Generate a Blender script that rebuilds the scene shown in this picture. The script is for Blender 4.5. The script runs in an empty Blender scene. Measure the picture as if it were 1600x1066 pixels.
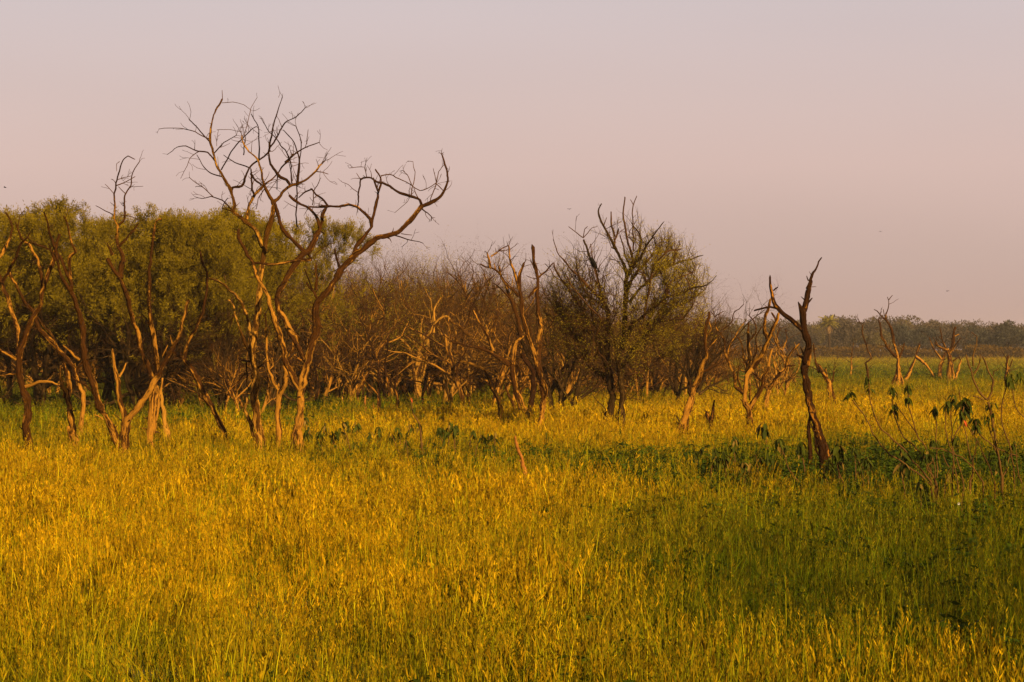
import bpy, math, random
import numpy as np
from mathutils import Vector

# ------------------------------------------------------------------ camera, sky, sun, exposure
SC = bpy.context.scene
FPX, HOR, CZ = 3778.0, 542.0, 3.0          # focal length and horizon row in photo pixels, eye height in metres
cam_d = bpy.data.cameras.new('camera'); cam = bpy.data.objects.new('camera', cam_d); SC.collection.objects.link(cam)
cam_d.sensor_width = 36; cam_d.lens = 36 * FPX / 1600; cam_d.shift_y = (HOR - 533) / 1600
cam_d.clip_start = 0.5; cam_d.clip_end = 8000
cam.location = (0, 0, CZ); cam.rotation_euler = (math.radians(90), 0, 0); SC.camera = cam

SUN_EL, SUN_AZ = 21.0, 148.0               # azimuth clockwise from +Y: behind the camera, to the right
el, az = math.radians(SUN_EL), math.radians(SUN_AZ)
sdir = Vector((math.sin(az) * math.cos(el), math.cos(az) * math.cos(el), math.sin(el)))
sd = bpy.data.lights.new('sun', 'SUN'); sd.energy = 5.0; sd.angle = math.radians(0.6); sd.color = (1.0, 0.76, 0.38)
sun = bpy.data.objects.new('sun', sd); SC.collection.objects.link(sun)
sun.rotation_euler = sdir.to_track_quat('Z', 'Y').to_euler(); sun.location = sdir * 50

W = bpy.data.worlds.new('World'); SC.world = W; W.use_nodes = True
nt = W.node_tree; nt.nodes.clear(); N = nt.nodes.new; LK = nt.links.new
out = N('ShaderNodeOutputWorld'); bg = N('ShaderNodeBackground'); bg.inputs[1].default_value = 0.1
sky = N('ShaderNodeTexSky'); sky.sky_type = 'NISHITA'; sky.sun_disc = False
sky.sun_elevation = el; sky.sun_rotation = az; sky.dust_density = 6; sky.air_density = 1.5
tc = N('ShaderNodeTexCoord'); sx = N('ShaderNodeSeparateXYZ'); LK(tc.outputs['Generated'], sx.inputs[0])
def ramp(nt, stops):
    r = nt.nodes.new('ShaderNodeValToRGB'); e = r.color_ramp.elements
    while len(e) < len(stops): e.new(0.5)
    for k, (p, c) in enumerate(stops): e[k].position = p; e[k].color = (*c, 1)
    return r
rp = ramp(nt, [(0.0, (.54, .360, .300)), (.035, (.60, .430, .375)), (.075, (.675, .490, .448)), (.14, (.61, .505, .515)), (.35, (.40, .33, .34)), (1, (.24, .22, .26))])
LK(sx.outputs[2], rp.inputs[0])
mlt = N('ShaderNodeVectorMath'); mlt.operation = 'SCALE'; mlt.inputs[3].default_value = 5.12; LK(rp.outputs[0], mlt.inputs[0])
nz = N('ShaderNodeTexNoise'); nz.inputs['Scale'].default_value = 2.2; nz.inputs['Detail'].default_value = 2
mpn = N('ShaderNodeMapping'); mpn.inputs['Scale'].default_value = (1, 1, 5); LK(tc.outputs['Generated'], mpn.inputs[0]); LK(mpn.outputs[0], nz.inputs['Vector'])
mr = N('ShaderNodeMapRange'); mr.inputs[1].default_value = .3; mr.inputs[2].default_value = .7; mr.inputs[3].default_value = .95; mr.inputs[4].default_value = 1.04; LK(nz.outputs[0], mr.inputs[0])
m2 = N('ShaderNodeVectorMath'); m2.operation = 'SCALE'; LK(mlt.outputs[0], m2.inputs[0]); LK(mr.outputs[0], m2.inputs[3])
mx = N('ShaderNodeMix'); mx.data_type = 'RGBA'; mx.inputs[0].default_value = 0.92
LK(sky.outputs[0], mx.inputs[6]); LK(m2.outputs[0], mx.inputs[7]); LK(mx.outputs[2], bg.inputs[0]); LK(bg.outputs[0], out.inputs[0])
vs = SC.view_settings; vs.view_transform = 'Standard'; vs.look = 'None'; vs.gamma = 1; vs.use_curve_mapping = False; vs.exposure = 1.04
SC.cycles.use_denoising = True
SC.cycles.max_bounces = 6; SC.cycles.volume_bounces = 1; SC.cycles.transparent_max_bounces = 8

# ------------------------------------------------------------------ helpers
rng = np.random.default_rng(11)
def dist(py): return FPX * (CZ - 0.5) / (py - HOR)
def world(px, py, D): return np.array([(px - 800) / FPX * D, D, CZ - (py - HOR) / FPX * D])

class MB:
    def __init__(s): s.v = []; s.f = []; s.a = []; s.n = 0
    def add(s, V, F, A=None):
        V = np.asarray(V, float).reshape(-1, 3); s.v.append(V); s.f.append(np.asarray(F, int).reshape(-1, 4) + s.n)
        s.a.append(np.zeros((len(V), 3)) if A is None else np.asarray(A, float).reshape(-1, 3)); s.n += len(V)
    def mesh(s, name, mat, origin=(0, 0, 0), smooth=True):
        V = np.concatenate(s.v) - np.asarray(origin); F = np.concatenate(s.f); A = np.concatenate(s.a)
        me = bpy.data.meshes.new(name); me.vertices.add(len(V)); me.vertices.foreach_set('co', V.astype(np.float32).ravel())
        me.loops.add(F.size); me.loops.foreach_set('vertex_index', F.astype(np.int32).ravel())
        me.polygons.add(len(F)); me.polygons.foreach_set('loop_start', np.arange(0, F.size, 4, dtype=np.int32))
        me.polygons.foreach_set('use_smooth', np.full(len(F), smooth))
        at = me.attributes.new('bk', 'FLOAT_VECTOR', 'POINT'); at.data.foreach_set('vector', A.astype(np.float32).ravel())
        me.materials.append(mat); me.update(calc_edges=True); me.validate(); return me

def unit(v): return v / np.maximum(np.linalg.norm(v, axis=-1, keepdims=True), 1e-9)
def tubes(mb, P, R, sides=4, wob=0.0, cap=True):
    """P (N,n,3), R (N,n): N tapered tubes at once"""
    P = np.asarray(P, float); R = np.asarray(R, float)
    if P.ndim == 2: P = P[None]; R = R[None]
    if cap:
        d = unit(P[:, -1] - P[:, -2]); jl = rng.uniform(.4, 3.2, (len(P), 1)); jn = unit(rng.normal(0, 1, (len(P), 3))); P = np.concatenate([P, (P[:, -1] + (d * jl + jn * .75) * R[:, -1:])[:, None]], 1)
        R = np.concatenate([R, R[:, -1:] * .12], 1)
    Nn, n, _ = P.shape
    t = np.gradient(P, axis=1); t = unit(t)
    ref = np.array([.31, .93, .2]); u = unit(np.cross(t, ref)); v = np.cross(t, u)
    L = np.concatenate([np.zeros((Nn, 1)), np.cumsum(np.linalg.norm(np.diff(P, axis=1), axis=2), 1)], 1)
    th = np.arange(sides) / sides * 2 * np.pi
    rr = R[:, :, None] * np.ones(sides)
    if wob: 
        ph = rng.uniform(0, 6.28, (Nn, 1, 1))
        rr = rr * (1 + wob * (np.sin(2 * th + ph + L[:, :, None] * 2.3) * .5 + rng.normal(0, .45, rr.shape)))
    V = P[:, :, None] + rr[..., None] * (np.cos(th)[None, None, :, None] * u[:, :, None] + np.sin(th)[None, None, :, None] * v[:, :, None])
    off = rng.uniform(0, 40, (Nn, 1, 1))
    A = np.stack([np.cos(th) * R[:, :, None] + off, np.sin(th) * R[:, :, None] + 0 * off, L[:, :, None] + off + 0 * th], -1)
    i = np.arange(Nn)[:, None, None] * n * sides; j = np.arange(n - 1)[None, :, None] * sides; k = np.arange(sides)[None, None]; k2 = (k + 1) % sides
    F = np.stack([i + j + k, i + j + k2, i + j + sides + k2, i + j + sides + k], -1)
    mb.add(V, F, A)
def quads(mb, C, U, Vv, A=None):
    """leaf-like lozenges: centre base C, half-side U, length Vv"""
    C = np.asarray(C); V = np.stack([C, C + Vv * .45 + U, C + Vv, C + Vv * .45 - U], 1)
    F = np.arange(len(C) * 4).reshape(-1, 4)
    if A is None: A = np.repeat(rng.uniform(0, 1, (len(C), 1)), 3, 1)
    mb.add(V, F, np.repeat(A[:, None], 4, 1))
def catmull(P, step):
    P = np.asarray(P, float)
    if len(P) < 3: P = np.stack([P[0], (P[0] + P[-1]) / 2, P[-1]])
    Q = np.vstack([2 * P[0] - P[1], P, 2 * P[-1] - P[-2]]); o = []
    for i in range(1, len(Q) - 2):
        m = max(1, int(np.linalg.norm(Q[i + 1][:2] - Q[i][:2]) / step)); t = (np.arange(m) / m)[:, None]
        a, b, c, d = Q[i - 1], Q[i], Q[i + 1], Q[i + 2]
        o.append(.5 * (2 * b + (c - a) * t + (2 * a - 5 * b + 4 * c - d) * t * t + (3 * b - a - 3 * c + d) * t ** 3))
    o.append(Q[-2][None]); return np.vstack(o)

def link(o): SC.collection.objects.link(o); return o
def tag(o, label=None, cat=None, group=None, kind=None):
    if label: o['label'] = label
    if cat: o['category'] = cat
    if group: o['group'] = group
    if kind: o['kind'] = kind
    return o
def empty(name, loc, label=None, cat=None, group=None):
    o = link(bpy.data.objects.new(name, None)); o.location = loc; o.empty_display_size = .3; return tag(o, label, cat, group)
def part(name, me, parent, loc=None, rot=None, scale=None):
    o = link(bpy.data.objects.new(name, me)); o.parent = parent
    if loc is not None: o.location = loc
    if rot is not None: o.rotation_euler = rot
    if scale is not None: o.scale = (scale,) * 3
    return o
def copy_tree(src, loc, rz, sc=1.0, label=None, group=None):
    c = src.copy(); link(c); c.location = loc; c.rotation_euler = (0, 0, rz); c.scale = (sc, sc, sc * random.uniform(.93, 1.07))
    if label: c['label'] = label
    if group: c['group'] = group
    for ch in list(src.children):
        d = ch.copy(); link(d); d.parent = c
    return c

# ------------------------------------------------------------------ materials
def mat(name):
    m = bpy.data.materials.new(name); m.use_nodes = True; m.node_tree.nodes.clear(); return m, m.node_tree
def attr_node(nt, name, inst=False):
    a = nt.nodes.new('ShaderNodeAttribute'); a.attribute_name = name
    if inst: a.attribute_type = 'INSTANCER'
    return a
def noise(nt, vec, scale, detail=3, rough=.6):
    n = nt.nodes.new('ShaderNodeTexNoise'); n.inputs['Scale'].default_value = scale; n.inputs['Detail'].default_value = detail
    n.inputs['Roughness'].default_value = rough
    if vec is not None: nt.links.new(vec, n.inputs['Vector'])
    return n
def mapping(nt, vec, s):
    m = nt.nodes.new('ShaderNodeMapping'); m.inputs['Scale'].default_value = s; nt.links.new(vec, m.inputs[0]); return m.outputs[0]
def mixc(nt, f, a, b):
    m = nt.nodes.new('ShaderNodeMix'); m.data_type = 'RGBA'
    for sock, v in ((m.inputs[0], f), (m.inputs[6], a), (m.inputs[7], b)):
        if isinstance(v, (int, float)): sock.default_value = v
        elif isinstance(v, tuple): sock.default_value = (*v, 1)
        else: nt.links.new(v, sock)
    return m.outputs[2]
def math_(nt, op, a, b=None, clamp=False):
    m = nt.nodes.new('ShaderNodeMath'); m.operation = op; m.use_clamp = clamp
    for s, v in zip(m.inputs, (a, b)):
        if v is None: continue
        if isinstance(v, (int, float)): s.default_value = v
        else: nt.links.new(v, s)
    return m.outputs[0]
def finish(nt, col, rough=.8, trans=0.0, bump=None, spec=.2):
    o = nt.nodes.new('ShaderNodeOutputMaterial'); p = nt.nodes.new('ShaderNodeBsdfPrincipled')
    p.inputs['Roughness'].default_value = rough; p.inputs['Specular IOR Level'].default_value = spec
    if isinstance(col, tuple): p.inputs['Base Color'].default_value = (*col, 1)
    else: nt.links.new(col, p.inputs['Base Color'])
    if bump is not None:
        b = nt.nodes.new('ShaderNodeBump'); b.inputs['Strength'].default_value = bump[1]; b.inputs['Distance'].default_value = bump[2]
        nt.links.new(bump[0], b.inputs['Height']); nt.links.new(b.outputs[0], p.inputs['Normal'])
    if trans:
        t = nt.nodes.new('ShaderNodeBsdfTranslucent'); ms = nt.nodes.new('ShaderNodeMixShader'); ms.inputs[0].default_value = trans
        if isinstance(col, tuple): t.inputs[0].default_value = (*col, 1)
        else: nt.links.new(col, t.inputs[0])
        nt.links.new(p.outputs[0], ms.inputs[1]); nt.links.new(t.outputs[0], ms.inputs[2]); nt.links.new(ms.outputs[0], o.inputs[0])
    else: nt.links.new(p.outputs[0], o.inputs[0])

def bark_mat(name, bark, wood, bias, hi=5.5):
    """cracked bark with long strips of bare wood; more bark is left higher up"""
    m, nt = mat(name); bk = attr_node(nt, 'bk').outputs['Vector']
    s1 = noise(nt, mapping(nt, bk, (7, 7, .55)), 1.0, 3, .55)
    fine = noise(nt, mapping(nt, bk, (38, 38, 4)), 1.0, 4, .7)
    blot = noise(nt, bk, 1.7, 3)
    geo = nt.nodes.new('ShaderNodeNewGeometry'); sp = nt.nodes.new('ShaderNodeSeparateXYZ'); nt.links.new(geo.outputs['Position'], sp.inputs[0])
    hz = nt.nodes.new('ShaderNodeMapRange'); nt.links.new(sp.outputs[2], hz.inputs[0])
    hz.inputs[1].default_value = 1.0; hz.inputs[2].default_value = hi; hz.inputs[3].default_value = bias; hz.inputs[4].default_value = bias - .13
    br = noise(nt, mapping(nt, bk, (12, 12, 5)), 1.0, 4, .7)
    f = math_(nt, 'ADD', math_(nt, 'ADD', s1.outputs[0], math_(nt, 'MULTIPLY', math_(nt, 'SUBTRACT', br.outputs[0], .5), .55)), hz.outputs[0]); f = math_(nt, 'SUBTRACT', f, .5); f = math_(nt, 'MULTIPLY', f, 14, True)
    ff = math_(nt, 'MULTIPLY', math_(nt, 'SUBTRACT', fine.outputs[0], .32), 2.8, True)
    b2 = mixc(nt, ff, tuple(c * .30 for c in bark), tuple(c * 1.9 for c in bark))
    w2 = mixc(nt, ff, tuple(c * .42 for c in wood), tuple(c * 1.15 for c in wood))
    w2 = mixc(nt, math_(nt, 'MULTIPLY', blot.outputs[0], .5), w2, (wood[0] * .5, wood[1] * .5, wood[2] * .55))
    c = mixc(nt, f, b2, w2)
    h = math_(nt, 'ADD', fine.outputs[0], math_(nt, 'MULTIPLY', f, -.6))
    finish(nt, c, .92, bump=(h, .9, .05), spec=.02); return m
M_DEAD = bark_mat('weathered_bark', (.034, .012, .002), (.37, .155, .016), .055)
M_PALE = bark_mat('pale_bare_wood', (.048, .018, .002), (.42, .190, .022), .11, 7)
M_DARK = bark_mat('dark_bark', (.019, .007, .002), (.34, .130, .012), -.07, 6)
M_LIVE = bark_mat('living_bark', (.024, .012, .003), (.10, .05, .012), -.06)
def simple(name, a, b, scale=3, trans=0.0, rough=.8):
    m, nt = mat(name); g = nt.nodes.new('ShaderNodeNewGeometry'); n = noise(nt, g.outputs['Position'], scale, 4)
    r = math_(nt, 'MULTIPLY', math_(nt, 'SUBTRACT', n.outputs[0], .3), 2.4, True)
    finish(nt, mixc(nt, r, a, b), rough, trans, spec=.05); return m
M_TWIG = simple('twig_bark', (.028, .011, .003), (.070, .028, .006), 4)
M_TWIGLIT = simple('sunlit_twig', (.045, .017, .003), (.13, .056, .008), 3)  # lighter, more orange copy of the twig bark: sunlight put into the colour
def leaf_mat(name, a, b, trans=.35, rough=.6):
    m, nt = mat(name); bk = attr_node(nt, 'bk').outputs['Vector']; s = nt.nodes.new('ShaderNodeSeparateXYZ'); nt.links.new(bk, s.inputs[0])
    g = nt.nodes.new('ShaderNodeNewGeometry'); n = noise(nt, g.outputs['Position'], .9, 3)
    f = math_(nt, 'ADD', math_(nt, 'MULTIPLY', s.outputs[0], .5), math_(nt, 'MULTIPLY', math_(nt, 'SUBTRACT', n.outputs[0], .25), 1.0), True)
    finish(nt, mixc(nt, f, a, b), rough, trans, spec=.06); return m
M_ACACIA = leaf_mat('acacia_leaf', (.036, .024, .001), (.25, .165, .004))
M_SPARSE = leaf_mat('sparse_leaf', (.070, .048, .002), (.40, .275, .008))
M_BROWN = leaf_mat('brown_leaf', (.036, .016, .001), (.115, .058, .003), .25)
M_FAR = [leaf_mat('far_leaf_grey', (.036, .024, .014), (.085, .057, .034), .2), leaf_mat('far_leaf_olive', (.046, .034, .010), (.135, .092, .026), .2),
         leaf_mat('far_leaf_dark', (.022, .020, .015), (.058, .050, .032), .2)]
M_BROAD = leaf_mat('broad_leaf', (.014, .020, .001), (.055, .058, .003), .25, .7)
M_YELLOW = leaf_mat('yellowing_leaf', (.10, .065, .01), (.28, .15, .02), .3, .5)
M_RED = simple('red_leaf', (.42, .07, .02), (.52, .10, .02), 30, .2)
M_STEM = simple('green_brown_stem', (.050, .022, .006), (.11, .052, .010), 8)
M_BLACK = simple('black_feather', (.003, .0025, .002), (.009, .007, .005), 30, 0, .8)
M_HORN = simple('dark_horn', (.015, .013, .012), (.03, .025, .02), 30, 0, .4)
M_ORANGE = simple('orange_rotting_wood', (.14, .045, .006), (.26, .095, .014), 14)
M_PETAL = simple('white_petal', (.75, .70, .62), (.80, .76, .70), 30, .2)

def grass_mat(name, low_g, hi_g, low_y, hi_y):
    """colour by the patch's own ripeness (gold) and the height along the blade"""
    m, nt = mat(name); s = nt.nodes.new('ShaderNodeSeparateXYZ'); nt.links.new(attr_node(nt, 'bk').outputs['Vector'], s.inputs[0])
    gold = attr_node(nt, 'gold', True).outputs['Fac']; tint = attr_node(nt, 'tint', True).outputs['Fac']
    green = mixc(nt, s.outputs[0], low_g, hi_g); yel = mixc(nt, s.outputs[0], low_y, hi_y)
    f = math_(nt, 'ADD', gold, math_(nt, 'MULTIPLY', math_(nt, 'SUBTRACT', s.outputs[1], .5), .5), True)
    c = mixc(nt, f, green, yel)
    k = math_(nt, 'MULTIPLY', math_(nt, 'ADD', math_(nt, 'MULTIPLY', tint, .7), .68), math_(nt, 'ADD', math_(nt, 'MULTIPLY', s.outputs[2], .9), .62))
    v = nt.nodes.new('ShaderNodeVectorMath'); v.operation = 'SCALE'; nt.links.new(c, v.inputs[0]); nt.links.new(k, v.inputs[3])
    finish(nt, v.outputs[0], .75, .3, spec=.04); return m
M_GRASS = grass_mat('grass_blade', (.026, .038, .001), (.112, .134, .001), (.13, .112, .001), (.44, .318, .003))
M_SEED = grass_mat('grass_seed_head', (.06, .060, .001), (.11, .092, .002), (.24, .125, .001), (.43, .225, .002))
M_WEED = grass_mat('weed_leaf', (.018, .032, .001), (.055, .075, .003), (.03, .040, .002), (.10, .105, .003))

# ------------------------------------------------------------------ ground
def ground():
    m, nt = mat('soil_and_litter'); g = nt.nodes.new('ShaderNodeNewGeometry'); n = noise(nt, g.outputs['Position'], .35, 6); n2 = noise(nt, g.outputs['Position'], 14, 4)
    c = mixc(nt, n2.outputs[0], (.030, .024, .006), (.085, .060, .014)); c = mixc(nt, n.outputs[0], c, (.075, .070, .010))
    finish(nt, c, .95, bump=(n2.outputs[0], .6, .05))
    ys = np.concatenate([np.linspace(-60, 160, 111), np.geomspace(165, 1500, 30)]); xs = np.concatenate([-np.geomspace(1200, 62, 14), np.linspace(-60, 60, 61), np.geomspace(62, 1200, 14)])
    X, Y = np.meshgrid(xs, ys); Z = .05 * np.sin(X * .31 + 1) * np.cos(Y * .23) + .04 * np.sin(X * .11 + Y * .17)
    V = np.stack([X, Y, Z - .02], -1).reshape(-1, 3); nx = len(xs); i = np.arange(len(ys) - 1)[:, None] * nx + np.arange(nx - 1)[None]
    F = np.stack([i, i + 1, i + nx + 1, i + nx], -1).reshape(-1, 4); mb = MB(); mb.add(V, F)
    tag(link(bpy.data.objects.new('ground', mb.mesh('ground', m))), 'flat soil under the grass reaching to the far tree line', kind='structure')
ground()

# ------------------------------------------------------------------ traced trees
CR = dict(A=(0,320,5.33), B=(0,510,5.33), C=(140,230,5.33), D=(140,400,5.33), E=(140,520,5.33), F=(320,360,5.33), G=(320,510,5.33), H=(380,250,6.66),
          I=(240,130,3.553), J=(500,220,4.1), K=(740,370,5.33), L=(680,500,5.33), M=(820,300,5.33), N=(860,480,5.33), O=(950,330,5.33), P=(1100,440,5.33),
          Q=(1040,560,5.33), R=(560,450,5.33), S=(1180,560,5.33), U=(1320,440,6.66), V=(1440,440,6.66), W=(1300,570,6.66), X=(1440,570,6.66), Y=(1380,660,7.1),
          Z=(1030,380,2.806), T=(450,620,4.571), o=(0,0,1))
def parse(s):
    tk = s.split(); r0, r1 = float(tk[0]), float(tk[1]); cr = None; pts = []
    for t in tk[2:]:
        if t in CR: cr = CR[t]; continue
        x, y = map(float, t.split(',')); pts.append((cr[0] + x / cr[2], cr[1] + y / cr[2]))
    return r0, r1, np.array(pts)
def traced(name, label, cat, base_py, text, m=None, up=None, twigs=0, seed=1, spread=1.0, group=None, leaves=None, twig_len=(8, 26), origin=None, extend=True, minpart=1.0):
    """limbs follow the photograph's outline; each limb also leans towards or away from the viewer by its own amount"""
    r = np.random.default_rng(seed); rr = random.Random(seed); m = m or M_DEAD; up = up or m; D0 = dist(base_py)
    S = []; allp = []; allD = []
    lines = [l.strip() for l in text.strip().splitlines() if l.strip()]
    for k, l in enumerate(lines):
        r0, r1, p = parse(l)
        q = [p[0]]
        for a_, b_ in zip(p[:-1], p[1:]):
            ln_ = np.linalg.norm(b_ - a_); m_ = int(ln_ // 16)
            for i_ in range(m_): f_ = (i_ + 1) / (m_ + 1); nrm_ = np.array([-(b_ - a_)[1], (b_ - a_)[0]]) / ln_; q.append(a_ + (b_ - a_) * f_ + nrm_ * r.normal(0, .045 * ln_ / (m_ + 1) + .35 * min(r0, 3) / 2))
            q.append(b_)
        p = catmull(np.array(q), 3.6 if r0 > 2 else 4.5)
        n = len(p); p += r.normal(0, .22 if r0 > 1 else .15, p.shape)
        seg = np.concatenate([[0], np.cumsum(np.linalg.norm(np.diff(p, axis=0), axis=1))]) * D0 / FPX
        if k == 0: d0 = D0; slope = r.uniform(-.12, .12)
        else:
            AP = np.vstack(allp); AD = np.concatenate(allD); j = np.argmin(np.linalg.norm(AP - p[0], axis=1)); j2 = np.argmin(np.linalg.norm(AP - p[-1], axis=1))
            d0 = AD[j]; slope = r.uniform(-.75, .75) * spread
            if np.linalg.norm(AP[j2] - p[-1]) < 3 and np.linalg.norm(AP[j] - p[0]) > 5: d0 = AD[j2]; slope *= .3
        off = slope * seg * (1 - .25 * seg / max(seg[-1], 1e-6)) + (.05 * np.sin(seg * 3 + r.uniform(0, 6)) * np.minimum(seg, 1))
        off = np.clip(d0 - D0 + off, -2.2, 2.2); Dk = D0 + off
        rad = np.linspace(0, 1, n); rad = (r0 * (1 - rad) + r1 * rad)
        if r0 > 2: rad = rad * (1 + .13 * np.interp(np.arange(n), np.arange(0, n + 4, 3), r.normal(0, 1, len(np.arange(0, n + 4, 3)))))
        rad = rad * .90
        S.append((p, Dk, np.maximum(rad, .3), r0)); allp.append(p); allD.append(Dk)
    b = world(S[0][0][0][0], S[0][0][0][1], D0); base = np.array([b[0], b[1], 0.0])
    root = empty(name, base, label, cat, group)
    tw = MB(); tn = 0; trunk = MB()
    TS = []
    for k, (p, Dk, rad, r0) in enumerate(S):
        P = np.stack([(p[:, 0] - 800) / FPX * Dk, Dk, CZ - (p[:, 1] - HOR) / FPX * Dk], 1); R = rad / FPX * Dk
        ground_start = P[0, 2] < 1.0 and extend and (k == 0 or p[0, 1] > p[-1, 1] + 8) and p[0, 1] > base_py - 28
        if ground_start and len(R) > 8: R = R.copy(); R[:7] *= np.linspace(1.32, 1.0, 7)
        if ground_start: P = np.vstack([[P[0, 0], P[0, 1], -.12], [P[0, 0], P[0, 1], max(P[0, 2] * .5, .02)], P]); R = np.concatenate([[R[0] * 1.25, R[0] * 1.1], R])
        sides = 12 if r0 > 4 else 8 if r0 > 2.2 else 5
        if k == 0 or ground_start and r0 > 3: mb = MB(); tubes(mb, P, R, sides, .15); part('trunk', mb.mesh(name + '_trunk', m, base), root)
        elif r0 >= minpart and r0 > 1.0:
            mb = MB(); tubes(mb, P, R, sides, .14); part('branch', mb.mesh(name + '_branch', (m if r0 > 2.6 else up), base), root)
        else: tubes(tw, P, R, 4, .05); tn += 1
        if r0 < 3.4 and len(P) > 3: TS.append((P, R))
        elif twigs and len(P) > 8:
            for c_ in range(int(len(P) / 9)):
                i_ = r.integers(3, len(P) - 1); t_ = unit(P[i_] - P[i_ - 1]); s_ = unit(np.cross(t_, r.normal(0, 1, 3))); L_ = r.uniform(4, 13) / FPX * D0
                q_ = P[i_] + s_ * R[i_] * .6; d_ = unit(t_ * r.uniform(.2, 1) + s_); Q_ = np.array([q_, q_ + d_ * L_ * .5, q_ + (d_ + r.normal(0, .2, 3)) * L_]); tubes(tw, Q_, np.array([R[i_] * .34, R[i_] * .2, R[i_] * .07]), 5, .1); tn += 1
    # side shoots
    leafpts = []
    if twigs and TS:
        wts = np.array([len(t[0]) for t in TS], float); wts /= wts.sum(); PP = []; RR = []
        for c in range(twigs):
            P, R = TS[r.choice(len(TS), p=wts)]; i = r.integers(1, len(P) - 1) if r.random() > .25 else len(P) - 1; t = unit(P[min(i, len(P) - 1)] - P[i - 1])
            side = unit(np.cross(t, r.normal(0, 1, 3))); d = unit(t * r.uniform(.3, 1.0) + side * r.uniform(.5, 1.2) + np.array([0, 0, .15]))
            L = r.uniform(*twig_len) / FPX * D0 * (.6 if R[i] < .6 / FPX * D0 else 1); q = [P[i]]
            for s_ in range(5): d = unit(d + r.normal(0, .17, 3)); q.append(q[-1] + d * L / 5)
            q = np.array(q); PP.append(q); RR.append(np.linspace(min(R[i] * .6, .75 / FPX * D0), .28 / FPX * D0, 6))
            if r.random() < .5:
                d = unit(d + r.normal(0, .8, 3)); q2 = [q[3]]
                for s_ in range(5): d = unit(d + r.normal(0, .15, 3)); q2.append(q2[-1] + d * L / 9)
                PP.append(np.array(q2)); RR.append(np.full(6, .3 / FPX * D0))
        tubes(tw, np.array(PP), np.array(RR), 3); tn += 1; leafpts = np.vstack(PP)
    if tn: o = part('twigs', tw.mesh(name + '_twigs', M_TWIG, base), root); o['kind'] = 'stuff'
    return root, base, leafpts, S

traced('dead_tree', 'bare dead tree at the left edge forking into a wide V above one trunk', 'tree', 706, '''
7.5 2.6 B 222,1050 225,900 232,750 222,600 180,480 160,380 162,280 B 200,130 A 230,1040 300,900 345,750 400,580 440,480 470,340 495,250
5 3.5 B 155,250 150,120 150,30 A 110,930 60,760 20,660 -40,520
3.5 1.5 A 345,740 345,600 310,450 250,340 180,280 130,150
1 .6 A 150,180 165,90 205,45
3 1.5 A 20,640 60,580 110,480 150,380 180,320 250,235
3.5 1.5 A -60,480 10,410 60,320 95,230 105,190 75,110 45,65
3 2 B 130,270 60,230 0,195 -60,150
3 1.5 B 215,500 320,465 400,460 480,485
.8 .5 B 180,655 115,630
.8 .5 B 260,670 285,655
2 1 B 140,395 60,400 0,410''', seed=3, twigs=25)
traced('dead_tree', 'short dead tree with two sharp pale splinters beside the leftmost trunk', 'tree', 704, '''
6 5 B 632,1040 625,950 610,850 585,720 565,600 570,480 560,380
3 1 B 550,400 530,300 490,250
4.5 .8 B 548,590 520,500 505,430 500,340
4 3 B 605,960 575,870 570,840''', seed=5, twigs=6)
traced('dead_tree', 'slim dead tree whose long dark limb slants up to the left edge', 'tree', 682, '''
4.6 4 B 665,900 680,780 695,650 690,560 650,470 620,350
4.5 2.5 B 620,350 560,270 480,190 400,100 A 330,1043 270,880 210,820 150,700 100,620 80,560
2 1.4 B 480,180 440,80 A 400,1050 330,960 230,860
3 1.5 B 640,400 650,340 690,290''', seed=7, twigs=12)
traced('dead_tree', 'tall dead tree with a long pale trunk leaning left and a dark twisted top', 'tree', 707, '''
8 2.8 E 272,1000 255,940 200,830 130,690 60,540 B 745,400 700,260 690,150 690,0 A 660,900 620,780 570,600 520,480 500,430
3.5 1.2 A 585,620 575,470 590,420 630,390 600,330 575,230 550,130 535,100
.7 .5 A 545,110 570,0
3.2 1.8 A 600,740 560,680 510,600 470,400 430,280 400,180 370,75
2.5 1.2 A 460,470 430,400 410,330
2 1.5 A 400,370 300,330 240,310
2.5 2 B 765,540 700,480 600,420
3.4 1.2 B 660,275 590,210 530,165
1.5 1 B 860,780 820,745 790,735
7 2 E 272,1000 290,860 290,700 260,600 240,480 230,380 210,300 190,150
2.5 1 E 245,370 280,310 300,260
6.2 2.5 E 288,860 310,740 350,680 420,600 480,520 530,420 580,350 620,260 D 680,790 740,680 770,560 800,480 825,370
1 .6 B 870,640 895,605
1.2 .7 D 690,740 670,660
1.2 .8 D 600,850 650,750''', seed=9, twigs=26)
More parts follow.
